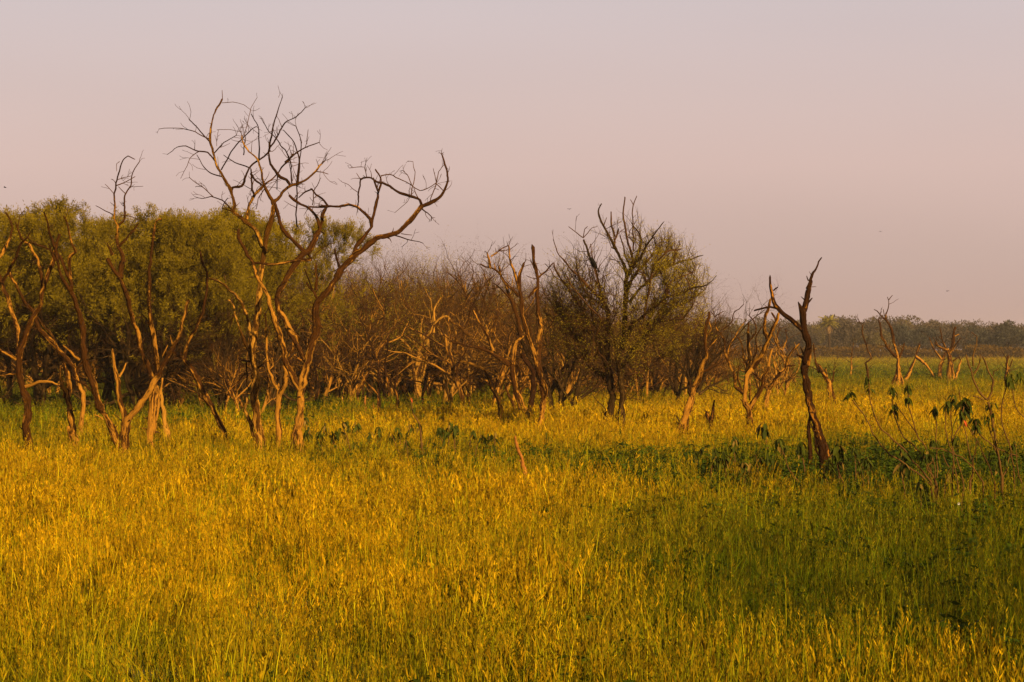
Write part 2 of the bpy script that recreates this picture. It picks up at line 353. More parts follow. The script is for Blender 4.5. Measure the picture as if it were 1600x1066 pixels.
traced('dead_tree', 'tall dead tree with a thin lyre-shaped top rising above the green canopy', 'tree', 703, '''
7.5 6 E 505,970 505,850 520,700 530,560 540,450
3.6 2 E 540,780 570,600 600,450 610,380
5 3.5 E 530,480 530,400 500,320 450,200 D 410,680 370,570 330,430 300,300 250,180 180,80 150,30
5 3 D 255,190 265,60 C 270,1000 265,880 240,830 225,760
2.6 2.1 C 225,760 235,660
3 .8 C 190,900 170,850 150,800
3 1.5 C 240,830 300,770 360,700 400,640
2 .8 C 235,655 205,600 210,500 205,390 220,300 240,220 265,140 290,95 320,75 375,100
2 .8 C 235,655 290,600 290,500 295,400 345,320 355,220 380,175 415,120
.8 .5 C 205,390 165,345 130,310
1 .6 C 205,575 130,530 55,490
1 .6 C 225,320 300,290 380,245
.7 .5 C 235,270 340,240
.9 .6 C 300,390 240,330
.9 .5 C 260,565 330,575 430,610
.5 .4 C 345,330 445,325
.7 .5 C 250,120 225,140 225,200
.7 .5 C 240,620 255,570
5 1.8 E 545,440 565,300 D 550,800 530,650 505,500 495,350 500,180 510,50 C 520,850 535,720 545,640 575,600 600,600
1.5 1 D 490,560 470,520 430,480
1.6 1 E 500,715 450,710
1.6 1 E 480,810 450,795''', seed=12, twigs=30)
traced('dead_tree_stub', 'short pale broken trunk close behind the lyre-topped tree', 'tree', 692, '''
5 3 E 645,880 630,780 620,650 600,560 590,500
2 1 E 610,700 585,620''', seed=14, m=M_PALE)
traced('leaning_dead_tree', 'thin pale dead trunk slanting up to the left alone between two tree groups', 'tree', 684, '''
4.6 4 G 165,925 130,820 80,720 50,650 0,575 E 1010,610 950,500 900,390 850,300 800,240 780,200
4 1.8 D 790,850 820,720 880,620 920,520 950,430 970,330 975,130 940,60 C 920,870
2.5 1.2 E 780,210 730,190 700,160
1 .7 E 890,450 850,410''', seed=17, twigs=10)
R6, B6, _, _ = traced('dead_tree', 'tallest dead tree with pale trunk and tangled bare crown against the sky', 'tree', 693, '''
8 4.6 G 450,940 430,800 420,650 420,500 425,370 G 402,280 395,180 410,100 430,0 F 440,700 450,550 460,420 475,300
5 4 F 475,320 490,200 I 620,900 640,800 660,730 668,680
4 1.5 F 395,880 360,740 310,610 250,530 170,460 100,420 40,400
1 .7 F 175,440 165,370
3 1.5 G 400,300 F 390,1060 330,930 290,820 250,700 235,620 200,580
1.5 1 F 240,700 215,780
3 2 G 440,345 480,310 515,270
2 1.5 G 390,290 350,290 280,270
2 1 G 345,300 355,420 345,480 370,520 355,560
1.5 1 G 340,390 260,480 175,555
4 1.3 I 605,910 570,820 510,770 440,710 450,680 430,600 400,545 350,460 335,400 315,330 320,240 345,150 380,90
3 1.2 I 668,680 640,620 615,570 600,490 575,420 530,380 495,330 490,290
3 1.2 I 668,660 720,600 760,570 840,540 900,490 950,430
1 .7 I 900,490 940,495 968,505
2.5 .7 I 760,570 700,520 650,450 640,400 640,370 690,290 740,210 800,180 840,140
1.8 .7 I 640,380 660,250 690,150 715,75
1.5 .6 I 770,570 760,440 730,370 690,320 640,270 600,200
1.8 .8 I 800,560 810,420 780,330 720,260
1.4 .8 I 798,800 790,730 795,560 815,400 820,330 790,240
2 .8 I 730,440 790,390 860,350 920,330
.8 .5 I 850,340 858,260
2.5 1.5 I 430,600 440,580 490,570 510,520 540,460 580,430 640,380
3 1.2 I 515,760 530,680 560,620 600,580 660,530 690,500 740,440 770,400
2 1.5 I 560,620 545,560 540,480
2 1.8 I 540,500 560,535 620,580
.7 .5 I 382,90 380,40
.6 .4 I 380,110 440,105 500,120 540,150
1.3 .7 I 385,520 320,500 270,450 240,400
1.5 .5 I 340,430 300,385 230,375 180,350 130,355 75,395
.8 .4 I 250,380 200,420 170,490 150,530
1.2 .8 I 315,330 270,280 200,205
1 .5 I 310,310 230,270 150,250 90,250 30,255
1.2 .8 I 435,710 380,695 410,640
1.3 .5 I 435,705 380,650 320,630 270,640 230,630
1 .6 I 330,630 270,575 200,525
1.2 .7 I 335,390 390,330 460,290
1.3 .8 I 375,480 430,380 490,310 540,260 570,240
.8 .4 I 500,300 520,230 540,140 575,80
1.4 .8 I 585,430 585,330 580,240 540,170
.5 .4 I 350,350 360,260
.5 .4 I 350,260 430,258 490,270
1.2 .8 I 690,500 685,590
1.2 .7 I 500,400 510,300
1 .6 I 620,580 580,640 570,700
1.2 .6 I 530,470 450,440 390,400''', seed=21, m=M_PALE, up=M_DARK, twigs=170, twig_len=(8, 34), minpart=1.2)
traced('broken_stump', 'pale broken stump leaning left against the foot of the tallest dead tree', 'stump', 694, '''
4.6 2.6 G 432,930 400,860 360,760 335,690 355,615''', seed=23, m=M_PALE)
traced('dead_tree', 'slender forked dead tree standing between the two tallest trees', 'tree', 690, '''
5 4.5 G 618,940 615,850 605,750 615,640 620,560
5 3.5 G 620,560 665,490 680,400 665,330
3 1.5 G 612,530 570,460 540,380 525,280 515,150 F 510,850 505,700
3 2 G 665,335 700,260 740,180 F 735,900
1.2 .8 G 540,360 570,330 560,270''', seed=25, twigs=14)
traced('dead_tree', 'large dead tree with a dark-footed trunk and one great limb curving up to the right', 'tree', 701, '''
7.6 5.8 G 768,990 770,880 790,760 800,640 805,515 G 820,420 850,320 870,230 900,120 935,0 F 930,760 925,650 940,600 990,540 1066,440 J 130,830 200,760
5 3.5 J 200,760 270,700 370,620 460,600 530,560 590,500 650,420
3 1.3 J 650,420 740,380 790,330 815,270 815,210 795,130 780,90
2.5 1 J 650,420 640,380 580,355 530,340 460,300 400,270 330,240 300,235 260,250 245,330 243,420
4 1.2 J 200,750 230,680 300,590 330,550 345,470 370,360 390,280 385,230 355,185
3 1.4 J 330,550 320,500 280,460 230,420 180,410 100,422 0,420 H 880,480 700,485
2 1.5 J 375,330 345,250
.8 .5 J 300,235 285,170 190,175
.8 .5 J 260,250 235,210
.7 .4 J 240,330 180,280 140,265
1 .7 J 390,225 450,215 520,250 580,280 640,320 700,300 745,270
.7 .5 J 745,265 725,180
.8 .5 J 745,270 760,200 800,150
1 .8 J 740,270 790,320
1 .8 J 745,270 720,340 705,390
1.1 .5 J 585,350 600,270 610,200 595,135 565,130
.9 .6 J 590,290 560,220 530,190
.9 .6 J 630,370 600,300
1.3 .6 J 655,440 690,465 715,485 715,510
.5 .4 J 600,330 560,390 480,460
1.3 .6 J 475,605 560,630 660,655
.8 .5 J 520,595 590,605
2.6 2 J 125,815 110,760 95,700
3 2 F 940,580 905,510 850,440
3 2 F 925,500 935,400 930,290
1.5 1 F 900,500 860,400 830,330
5.2 2.5 G 790,520 740,440 700,350 660,250 F 660,1000 620,850 580,750 540,620 500,500 430,380 390,250 330,150 280,60 280,0
5.2 4.5 G 840,290 780,170 700,30 F 760,900 680,770 620,680 600,580 620,500 680,400 740,300 H 625,980 680,950 740,840 790,740
4 2.5 H 790,740 820,640 860,500 880,475
2 1.6 H 880,475 820,400 715,300
1.5 1 H 715,305 650,330 580,390
3 2 H 800,720 780,630 740,560 680,500 600,460 550,430 480,370
4 2.6 H 630,950 560,880 470,790 400,700 370,600 350,520 330,450
2 1.5 H 795,735 825,755
3 2 F 890,240 800,245 720,260 620,280 500,280 390,280
2 1.5 F 855,190 890,240
.8 .5 F 900,240 925,190 980,150 1066,105
1 .7 H 720,470 730,330 800,200''', seed=31, up=M_DARK, twigs=110, twig_len=(7, 26), minpart=1.2)
traced('dead_tree', 'thin dark sapling trunk forking low in the green patch below the brown wood', 'tree', 645, '''
3 1.5 R 165,1030 170,940 165,700 170,600
2 1 R 165,900 120,840 60,780 10,700
2.2 1.5 R 205,900 225,700 245,430''', seed=33, twigs=18, m=M_DARK)
traced('dead_tree', 'thin wavy dark trunk right of the low forked sapling', 'tree', 642, '''
2.6 1.5 R 330,1020 325,900 305,800 310,680 340,600''', seed=34, twigs=8, m=M_DARK)
traced('dead_tree', 'dead tree with fanned orange limbs and a pale bent spike before the wood', 'tree', 621, '''
4.2 4 R 505,905 480,830 475,740
4 3 R 475,740 510,640 560,560 600,520
4 3.6 R 490,640 510,520 540,430
3 2 R 540,430 600,380 630,310 690,250 740,240 820,310 900,380 950,410
3.6 1 R 625,380 630,200 650,140 690,80
4 2 R 470,740 440,600 420,500 360,430 320,410
2 1 R 445,700 380,630 330,590 290,545
2 .8 R 495,530 450,420 375,300
1.3 .8 R 525,430 520,340 530,280
1 .7 R 540,410 600,320''', seed=36, twigs=40, m=M_PALE)
traced('dead_tree', 'broken double-stemmed pale stump tree at the edge of the brown wood', 'tree', 630, '''
4 2 R 725,940 725,850 740,740 765,650
2 1.5 R 720,850 710,760
1.5 1 R 735,800 700,700
3 2.5 R 770,910 800,780 830,650 850,600
2 1.5 R 780,900 840,830 900,780''', seed=37, twigs=16, m=M_PALE)
traced('dead_tree', 'bowed dead tree with a long arm reaching left over the grass', 'tree', 657, '''
4.2 3.6 L 540,830 545,740 520,650 470,560
2 1 L 460,550 400,520 340,505
3.2 2 L 470,560 440,470 400,410 330,380 250,350 210,345''', seed=39, twigs=12)
traced('dead_tree', 'crooked dead tree with a thick log-like limb to the left and a hooked dark top', 'tree', 648, '''
5 5 L 745,770 700,660 670,590 650,480 640,380
4 1.5 L 675,820 650,700 600,600 580,540
4.2 3 L 620,385 540,320 490,290 420,250 350,230
3.4 2 L 480,260 450,160 400,70 K 0,620
1.5 1 L 450,140 490,50 K 130,830 200,660
5 3 L 640,370 660,250 680,180 730,140
4 1.5 L 730,140 K 390,830 380,740 370,690 320,540 270,400 210,300 150,260 60,230
2 1.5 L 490,290 430,235 250,215 150,190 80,130
2.5 1.5 K 140,260 130,200 115,140
1.5 1 K 145,165 210,120 285,75
1.2 .9 K 185,280 170,220
3 2 K 370,490 300,420 230,330 215,260
2 1 K 310,530 240,450 170,390''', seed=41, twigs=40)
traced('dead_tree', 'thick dark trunk leaning right between the crooked tree and the pale-striped one', 'tree', 652, '''
6 3 L 790,800 800,680 820,560 815,430 770,360 720,280
2 1 L 815,480 850,380 880,300''', seed=43, twigs=10, m=M_DARK)
traced('dead_tree', 'twin-leader dead tree with a bright bare stripe on its upright right limb', 'tree', 672, '''
5.2 3 L 868,910 890,780 905,660 890,560 870,450 850,375 L 810,230 770,130 735,0 K 400,650 400,580 385,450
3.2 2 K 385,450 380,330 415,225
3 1.5 K 385,460 345,320 310,220 295,95
4.6 2.6 L 880,440 860,300 K 550,900 555,700 535,550 535,400 530,320 500,200 495,90
1.2 .8 K 530,320 490,230 475,205
2 1 K 535,350 600,290 660,220
3 2.4 K 535,420 510,440 470,490
.8 .6 K 525,350 440,325
2.2 1.4 L 905,660 925,620 930,560 900,500''', seed=45, twigs=30)
RC, BC, _, _ = traced('half_dead_tree', 'broad twin-trunked tree with sparse yellow-green leaves and dead spikes on top, right of centre', 'tree', 667, '''
6 4 N 480,980 500,850 520,740 500,600 480,460 O 0,850 -60,700
5.4 4.6 N 585,940 590,820 600,700 590,550 560,400 590,300 620,200 O 140,900 150,700 180,600
4 1.2 O 160,700 M 840,750 850,700 830,620 760,480 720,400 660,290 620,200 615,140 640,95
2.5 1 M 740,470 750,400 780,310
2 1.2 M 750,370 720,280 720,165
.8 .6 M 660,280 680,215
3 1 M 860,700 900,620 940,520 970,400 950,340 890,260
2.5 1 M 900,600 890,520 850,380 830,260 820,200 835,45
1.5 .8 M 905,500 905,400 900,250 905,110 930,40
.8 .6 M 905,110 880,65
3 .8 M 860,700 880,640 960,560 1010,450 1066,380 O 370,210 460,95
3 1.8 N 560,420 M 700,1050 640,850 590,660 540,540 490,400
1 .6 M 480,380 420,330 365,290
.9 .6 M 485,385 500,310 520,290
.8 .5 M 485,385 560,300 600,290
4 .8 N 600,350 O 200,950 380,800 480,720 580,690 680,650 800,625 900,540
2 .8 O 490,720 500,620 560,570 700,515
1.5 1 O 495,640 480,600 420,460
1.2 .8 O 680,650 670,590 640,540
5 2.5 N 490,640 440,560 350,500 290,410 240,280 200,210 130,110 K 740,640 690,540
3 2 N 250,250 300,200
2.5 1.2 N 240,290 K 960,700 900,600 820,480 760,390 700,310 670,220
3.5 1.2 N 500,600 M 560,1000 520,850 450,700 430,600
3.5 1 N 600,500 700,350 800,220 900,120 O 620,900 700,800
2.5 1 O 300,900 350,600 380,450 500,330 600,320
2.5 1 O 170,620 260,480 400,350 560,320
2 .8 O 200,560 130,300 100,200
2.5 1 N 620,560 760,540 850,500 900,430
2 1 N 480,500 400,380 380,250 420,100 M 400,800 350,700
3 .8 O 180,760 270,640 400,520 560,440 700,400 790,370
2.5 .8 O 300,980 450,860 600,780 720,720 800,660
2.5 .8 M 640,900 500,760 380,640 280,520 240,400
2.5 .8 N 600,460 720,300 860,180 960,60
2 .7 M 700,1000 540,880 380,820 240,700 170,600
1 .6 N 470,870 400,790 350,730''', seed=47, m=M_LIVE, up=M_TWIG, twigs=10, spread=1.2)
traced('leaning_dead_tree', 'dark dead trunk leaning right with a broken blunt tip, right of the leafy tree', 'tree', 672, '''
6.2 2.4 Q 130,595 170,480 210,360 240,240 290,110 322,20 P 22,640 25,600 10,480 25,340 42,255
2.2 1.6 Q 208,330 205,190
3 1.5 Q 300,110 380,70 460,35
2 1 Q 185,480 215,415
2 1 P 15,480 60,400 40,330
1.5 .8 P 5,600 90,500 140,430''', seed=51, twigs=16)
traced('broken_stump', 'small dark jagged stump alone in the golden grass', 'stump', 669, '''
4.6 1.2 Q 365,585 372,530 388,480 398,400 405,350
4 3.4 Q 368,560 355,500 347,470''', seed=53, m=M_DARK)
traced('dead_tree', 'many-limbed dead tree with a narrow pale foot in the golden grass', 'tree', 671, '''
5.4 5 Q 700,590 700,500 693,420 Q 660,330 P 345,900 360,780 400,720
5 2.5 P 400,720 480,620 530,500 580,380 620,270
4 2 P 530,480 500,380 510,290 550,150
2 1.5 P 610,330 565,265
4 2 P 360,780 380,600 370,500 370,350
4 1.5 P 335,930 260,870 250,770 200,660 170,580 165,470
4.4 2 Q 700,420 P 430,970 490,860 530,740 550,620 565,570
2 1.4 P 380,990 385,850 370,760
2 1 P 310,900 280,800 285,700
2.2 1 P 365,700 320,540 260,440
2 1 P 400,700 440,590 430,460 480,380
1.6 1 P 375,500 430,430 430,360 380,290
1.6 .8 P 190,640 230,500 290,400 340,330
1.2 .8 P 170,500 100,380 90,295 160,250
1 .7 P 90,295 60,250
1.2 .7 P 160,400 230,340 250,260 330,190''', seed=55, twigs=46)
traced('dead_tree', 'small forked dead tree with a dark elbow between two larger ones', 'tree', 643, '''
5 4.5 Q 825,440 840,340 860,260
4.2 1.5 Q 860,255 920,170 1000,80 P 720,600 790,520
3.2 1.5 Q 860,245 800,190 740,130
1.6 1 Q 890,220 945,210
2 1 P 690,700 760,700
1.6 1 P 690,690 660,640 620,560 590,500
1.6 1 P 670,720 630,750 575,620
1 .7 Q 935,215 945,260''', seed=57, twigs=24)
traced('dead_tree', 'faint grey dead tree beyond the dark-elbowed one', 'tree', 603, '''
2 1.4 P 765,850 720,760 700,650 650,580 600,500 630,400
1.5 .8 P 650,580 690,480 680,400
1.3 .8 P 605,500 570,440''', seed=58, twigs=26)
traced('snag', 'tall twisted black snag with one long left arm and a hollow split foot', 'tree', 722, '''
7.8 5.8 S 585,850 565,740 520,600 470,420 430,250 410,120 430,0 P 850,705 862,600 850,450 830,350 820,250
5.6 3.5 P 820,260 850,180 870,80 890,0
3.5 1 Z 650,200 670,140 700,80 712,65
1.3 .8 Z 655,165 645,145
3 1 P 850,190 900,140
2.6 1.4 P 822,275 795,230
5 2 P 820,410 720,310 630,240 590,190 565,90 550,0 Z 485,150
1.5 1 P 580,75 615,48
2 1.6 P 600,222 500,220 425,240
3 2.6 S 460,770 450,650 455,500 462,430
3 1.6 P 830,640 775,610
2.2 1 P 830,610 810,555
.6 .5 P 885,45 930,45
1.8 1.2 S 545,830 500,690 470,560''', seed=61, m=M_DARK, twigs=8)
traced('dead_tree', 'short ragged dead tree right behind the black snag', 'tree', 632, '''
5 4.5 S 648,385 630,290 620,220
4.2 1.2 S 620,220 570,130 520,50 P 960,760 930,680 920,600 912,520
2 1 S 630,220 650,160 655,100
1.5 1 S 600,160 590,90
1.2 .8 P 1010,830 1000,760 1020,710
1 .8 P 950,740 890,710''', seed=63, twigs=14)
traced('dead_sapling', 'single thin dead stick in the green field below the palm', 'tree', 584, '''
2 1.5 U 62,955 70,880 68,790
1.2 .7 U 68,790 80,700 90,640
1 .7 U 70,800 105,780''', seed=65, twigs=6)
traced('dead_sapling', 'thin zigzag dead stem left of the fork-topped dead tree', 'tree', 606, '''
1.8 1.2 U 245,1040 240,960 225,880 210,850 275,800 240,720 230,680 200,600 180,520 185,450''', seed=66, twigs=10)
traced('dead_tree', 'dead tree with a tall antler top and splayed foot in the right field', 'tree', 603, '''
4 3 U 545,1060 555,980 555,900 555,810
3 1.8 U 555,810 530,700 500,560 480,480 430,400
1.5 .6 U 430,400 430,340 455,280 458,200 440,160
.8 .5 U 458,190 495,145
1.5 .7 U 425,395 370,350 340,310 305,290
.8 .6 U 415,360 400,290
2.5 1.5 U 540,790 480,730 420,640 380,560 355,410
2 1.3 U 560,800 600,720 620,645
1.2 .8 U 480,730 455,650
3 2 U 600,1040 580,980 558,900
2.6 2 U 500,1060 535,970 552,900''', seed=67, twigs=14)
traced('leaning_dead_tree', 'broken dead stem bent over to the right in the green field', 'tree', 596, '''
2.6 1.5 U 630,1010 690,900 740,760 780,660
2.8 1.8 U 735,780 790,820 850,870 920,975''', seed=68, twigs=5)
traced('dead_tree', 'stout dead tree with several blunt arms in the right field', 'tree', 594, '''
5 4 V 300,1000 300,880 290,780 270,720
3 2 V 295,740 330,600 335,520 355,475
1.6 1 V 320,720 370,640 410,590
1.2 .9 V 335,575 385,550
3 1.5 V 270,715 200,690 150,650
2 1 V 255,700 210,600 190,490
1.1 .8 V 160,645 120,580
1 .7 V 200,600 180,570
2.6 1.2 V 340,1020 380,930 410,820
1.4 .9 V 330,830 380,790''', seed=70, twigs=18)
traced('dead_tree', 'slim curved dead tree left of the stout blunt-armed one', 'tree', 590, '''
3.2 2 V 190,965 195,870 215,830 250,740
2 1 V 212,815 120,690 85,590''', seed=71, twigs=8)
traced('dead_tree', 'small dead tree of upright prongs at the right edge field', 'tree', 600, '''
2.6 1.8 V 880,1000 890,900 900,780
1.6 1 V 900,920 945,810
1 .7 V 895,900 870,850''', seed=72, twigs=6)

# ------------------------------------------------------------------ leafy shrubs and saplings
def leaf_mesh(name, m):
    mb = MB(); t = np.array([0, .12, .3, .55, .8, 1.0]); w = np.array([.01, .13, .18, .15, .08, .004]); droop = -.22 * t ** 2
    V = np.concatenate([np.stack([-w, t, droop + .03], 1), np.stack([0 * w, t, droop - .03], 1), np.stack([w, t, droop + .03], 1)]); F = []
    for i in range(5): F += [(i, i + 1, 7 + i, 6 + i), (6 + i, 7 + i, 13 + i, 12 + i)]
    A = np.repeat(rng.uniform(0, 1, (1, 1)), 18, 0) * np.ones((1, 3)); mb.add(V, F, A); return mb.mesh(name, m)
LEAVES = [leaf_mesh('broad_leaf', M_BROAD), leaf_mesh('broad_leaf', M_BROAD), leaf_mesh('broad_leaf', M_BROAD), leaf_mesh('broad_leaf', M_YELLOW)]
RED_LEAF = leaf_mesh('red_leaf', M_RED)
def shrub(name, label, base_py, stems, clumps, seed, group=None, lsize=12.5, cat='shrub', red=None, yellow=.06):
    """stems as traced limbs; each clump hangs a whorl of drooping leaves from a stem tip"""
    r = np.random.default_rng(seed); D0 = dist(base_py)
    root, base, _, S = traced(name, label, cat, base_py, stems, m=M_STEM, seed=seed, spread=.5, group=group, minpart=.5)
    for ch in root.children:
        if ch.name.startswith(('trunk', 'branch')): ch.name = 'stem'
    AP = np.vstack([s[0] for s in S]); AD = np.concatenate([s[1] for s in S])
    for c in clumps:
        cx, cy = CR[c[0]][0] + c[1] / CR[c[0]][2], CR[c[0]][1] + c[2] / CR[c[0]][2]; n = int(c[3] * 1.4); sz = (c[4] if len(c) > 4 else 1) * lsize
        j = np.argmin(np.linalg.norm(AP - (cx, cy), axis=1)); D = AD[j]
        top = world(cx, cy - sz * .35, D) - base
        for k in range(n):
            a = r.uniform(0, 2 * np.pi); L = sz * r.uniform(.7, 1.25) / FPX * D; pitch = -r.uniform(.6, 1.5); s0 = r.uniform(0, .35) * L
            loc = top + np.array([np.cos(a + np.pi / 2) * s0, np.sin(a + np.pi / 2) * s0, -r.uniform(0, .8) * L])
            o = part('leaf', LEAVES[3] if r.random() < yellow else LEAVES[r.integers(3)], root, loc, (pitch, r.uniform(-.5, .5), a), L)
    if red:
        for cx, cy, s_ in red:
            j = np.argmin(np.linalg.norm(AP - (cx, cy), axis=1)); D = AD[j]; L = s_ / FPX * D
            for k in range(2):
                o = part('leaf', RED_LEAF, root, world(cx, cy, D) - base + np.array([0, .01 * k, 0]), (-1.3, .3, 2.9 + k * 2.2), L); o['label'] = 'bright red withered leaf'
    return root
shrub('leafy_shrub', 'arching thin-stemmed shrub with drooping dark leaf tufts right of the black snag', 766, '''
1.5 1.1 Y 560,730 380,560 200,430 W 720,1000 600,940 510,840 410,690 370,590 300,480 210,370
1.6 1.1 Y 570,740 480,600 350,450 W 870,1040 740,870 640,790 520,680 440,520 400,380 385,200
1.4 1 Y 600,740 540,580 W 980,990 880,880 760,770 690,650 635,480 630,300
1.4 1 Y 600,740 590,680 480,500 W 1050,1000 960,830 880,720 850,600 800,440 800,250
1 .8 W 880,720 850,670 740,520 660,390
1.3 .9 Y 610,740 540,580 450,380
1.2 .9 Y 590,740 560,430 520,350
1.2 .9 Y 240,750 215,640 230,480
1.2 1 Y 420,900 415,720''',
 [('W',180,310,9), ('W',380,150,7), ('W',390,230,4,.8), ('W',630,260,9), ('W',640,440,9,1.1), ('W',800,220,8), ('W',790,350,9), ('Y',440,345,8,1.1), ('Y',520,355,8,1.1), ('Y',240,460,14,1.5), ('Y',410,700,10,1.3), ('W',545,420,2,.6), ('W',760,930,5,1)], 81)
shrub('leafy_shrub', 'tallest clump of dark drooping leaves with one red leaf near the right edge', 776, '''
1.5 1.1 Y 870,870 885,650 860,540 X 390,1066 350,950 320,850 330,760 380,680 420,580 440,440
1.2 .9 Y 770,740 770,560 780,380 X 330,950 290,850 250,680 250,460
1 .8 X 320,840 320,690 305,460 330,360
1.2 .8 Y 600,620 X 150,780 155,700 140,480
1.4 1 Y 965,655 1000,500 X 540,1060 500,930 470,770 430,620
1.2 .9 Y 1110,670 1040,560 X 530,1060 400,950 300,910 200,875 80,860
1.1 .8 Y 830,720 780,400
1.1 .8 Y 730,500 660,340
1 .7 X 395,560 400,350 390,260
1 .8 Y 970,650 1020,330 1040,200''',
 [('X',140,450,9,.95), ('X',260,400,9,.95), ('X',335,330,8), ('X',445,380,13,1.6), ('X',415,500,8,1.2), ('X',360,760,8,1), ('X',130,800,5), ('X',480,930,4,.7), ('X',60,900,9,1.3)], 82, red=[(1507, 655, 11), (1508, 658, 10)])
shrub('leafy_shrub', 'spindly shrub at the right edge with a hanging leaf tuft above the grass', 772, '''
1.5 1.1 Y 1330,830 1330,620 1300,470 X 820,1010 760,870 740,760 690,590
1.4 1.1 Y 1455,760 1440,450 X 960,1066 930,900 880,740 835,600 840,400 885,230
1.2 1 Y 1330,600 1420,350 X 1010,960 860,900 740,840 650,770 580,690 565,600
1.1 .9 X 1066,550 1000,480 970,400 945,200
1.1 .8 Y 1550,690 1500,560 X 1000,1060 985,900 970,820
1 .8 Y 1240,700 1180,500 X 640,930 560,760 480,640
1.8 2.4 Y 1325,800 1290,440 X 740,620 720,500 690,390
2.2 1.2 X 695,360 735,240 745,160 700,80 V 640,790
2.2 1.2 X 690,370 620,310 570,220 V 520,940 490,860 465,770
1.5 .9 X 650,370 590,340 530,330
2 1 V 545,960 600,860 615,760
1.8 1 V 540,880 535,790 570,650 575,570
.9 .6 V 575,570 515,525
1 .7 V 745,980 750,935 800,910''',
 [('X',560,590,12,1.2), ('X',575,640,6), ('X',680,540,5,.9), ('X',750,490,4,.9), ('X',700,420,4,.9), ('X',745,390,3,.9), ('X',920,130,12,1.25), ('X',970,815,5,.9), ('X',1010,100,5,1.1), ('X',745,660,2,.7), ('X',770,740,2,.6), ('X',720,900,3,.7), ('X',745,980,4,.8), ('X',870,980,6,.9), ('X',800,1040,8,1)], 83)
SAP = [ # base py, label, stem, clumps
 (707, 'tall leaf tuft on a slanting stem beside the many-limbed dead tree', '1.3 .9 S 150,860 110,780 65,600', [('S',65,570,10,1.25)]),
 (742, 'leafy sapling with a long slanting stem between snag and dark tuft', '1.2 .8 S 400,1060 310,970 215,750 200,700', [('S',200,690,9,1.1)]),
 (730, 'leafy sapling just left of the black snag foot', '1.2 .8 S 410,910 405,880 380,780 380,730', [('S',380,720,11,1.2)]),
 (757, 'dark drooping sapling just right of the black snag foot', '1.3 .9 S 740,1060 700,960 695,830 690,760', [('S',690,750,13,1.4),('S',700,860,6,1)]),
 (757, 'low bushy sapling in front of the black snag foot', '1.2 .8 S 610,1060 570,950 620,900', [('S',620,880,10,1.1),('S',560,960,6,1)]),
 (745, 'thin leaning sapling between the snag and the arching shrub', '1.1 .8 S 945,985 880,880 930,830', [('S',925,840,8,1)]),
 (730, 'low leafy sapling left of the slanting-stem tuft', '1.1 .8 Q 440,900 410,800 405,740', [('Q',405,750,8,1.1)]),
 (728, 'small upright sapling with two leaf tiers in the green band', '1.1 .8 Q 580,880 565,760 565,680', [('Q',565,670,8,1),('Q',560,740,6,.9)]),
 (735, 'short dark sapling low in the green band', '1.1 .8 Q 690,980 640,920 650,880', [('Q',650,880,8,1)]),
 (738, 'bushy dark sapling with overlapping leaves in the green band', '1.1 .8 Q 500,950 480,860 490,800', [('Q',490,800,10,1.1),('Q',450,850,8,1)]),
 (726, 'leafy sapling under the slanting-stem tuft', '1.1 .8 Q 800,930 790,870 800,830', [('Q',790,840,9,1),('Q',850,820,6,1)]),
 (740, 'tiny leaning sapling at the foot of the green band', '1 .8 Q 760,980 720,920 700,880', [('Q',715,890,6,.9)]),
 (690, 'sapling with wide-hung leaves right of the dark-footed trunk', '1.1 .8 T 260,320 255,270 265,200', [('T',265,200,7,.9),('T',250,240,6,.9),('T',300,260,5,.9)]),
 (704, 'sapling bending left with a flat leaf tuft on top', '1.2 .8 T 450,390 430,330 400,240 395,190', [('T',395,190,5,.8),('T',480,340,7,.9)]),
 (692, 'sapling with one curled leaf tuft behind the flat-topped one', '1 .7 T 500,330 490,270 495,210', [('T',495,205,8,1)]),
 (697, 'low sapling with a rounded leaf head in the weedy strip', '1 .7 T 590,370 580,280', [('T',580,275,8,1)]),
 (708, 'small sapling on a dark curved stem in the weedy strip', '1.1 .8 T 800,410 765,330 740,270', [('T',740,270,8,.95)]),
 (706, 'bare red-brown stem with a small leaf tuft and a red tip', '2 1 T 960,400 950,300 935,190 900,130 880,20', [('T',930,205,6,.9),('T',895,80,3,.6)]),
 (694, 'sapling with paired drooping leaves left of the tall-tufted one', '1 .7 T 1110,350 1090,290 1085,240', [('T',1085,230,8,1),('T',1035,310,8,.9)]),
 (706, 'tall-tufted straight sapling in the middle of the grass', '1.2 .9 T 1195,400 1190,290 1190,220', [('T',1190,215,11,1.15)]),
 (695, 'sapling with a soft drooping head left of the leaning stake', '1 .7 T 1435,340 1435,290', [('T',1435,285,9,1)]),
 (687, 'small sapling on a leaning stem touching the dark-footed trunk', '1.1 .8 T 150,310 120,240 120,160', [('T',120,160,6,.8)]),
 (640, 'far small weed tuft standing in the golden grass', '.7 .5 Q 535,420 532,380', [('Q',532,375,5,.7)]),
 (636, 'far round weed tuft in the golden grass left of the snag', '.7 .5 S 240,420 240,390', [('S',240,385,6,.7)]),
 (693, 'sapling with a ragged head right of the leaning stake', '1 .7 L 915,1010 915,960', [('L',925,955,6,.9)]),
]
for k, (py, lab, st, cl) in enumerate(SAP):
    shrub('sapling', lab, py, st, cl, 100 + k, group='leafy saplings in the grass', cat='sapling', lsize=13.5, red=[(642.5, 622, 8)] if 'red tip' in lab else None, yellow=.12)
er = random.Random(77)
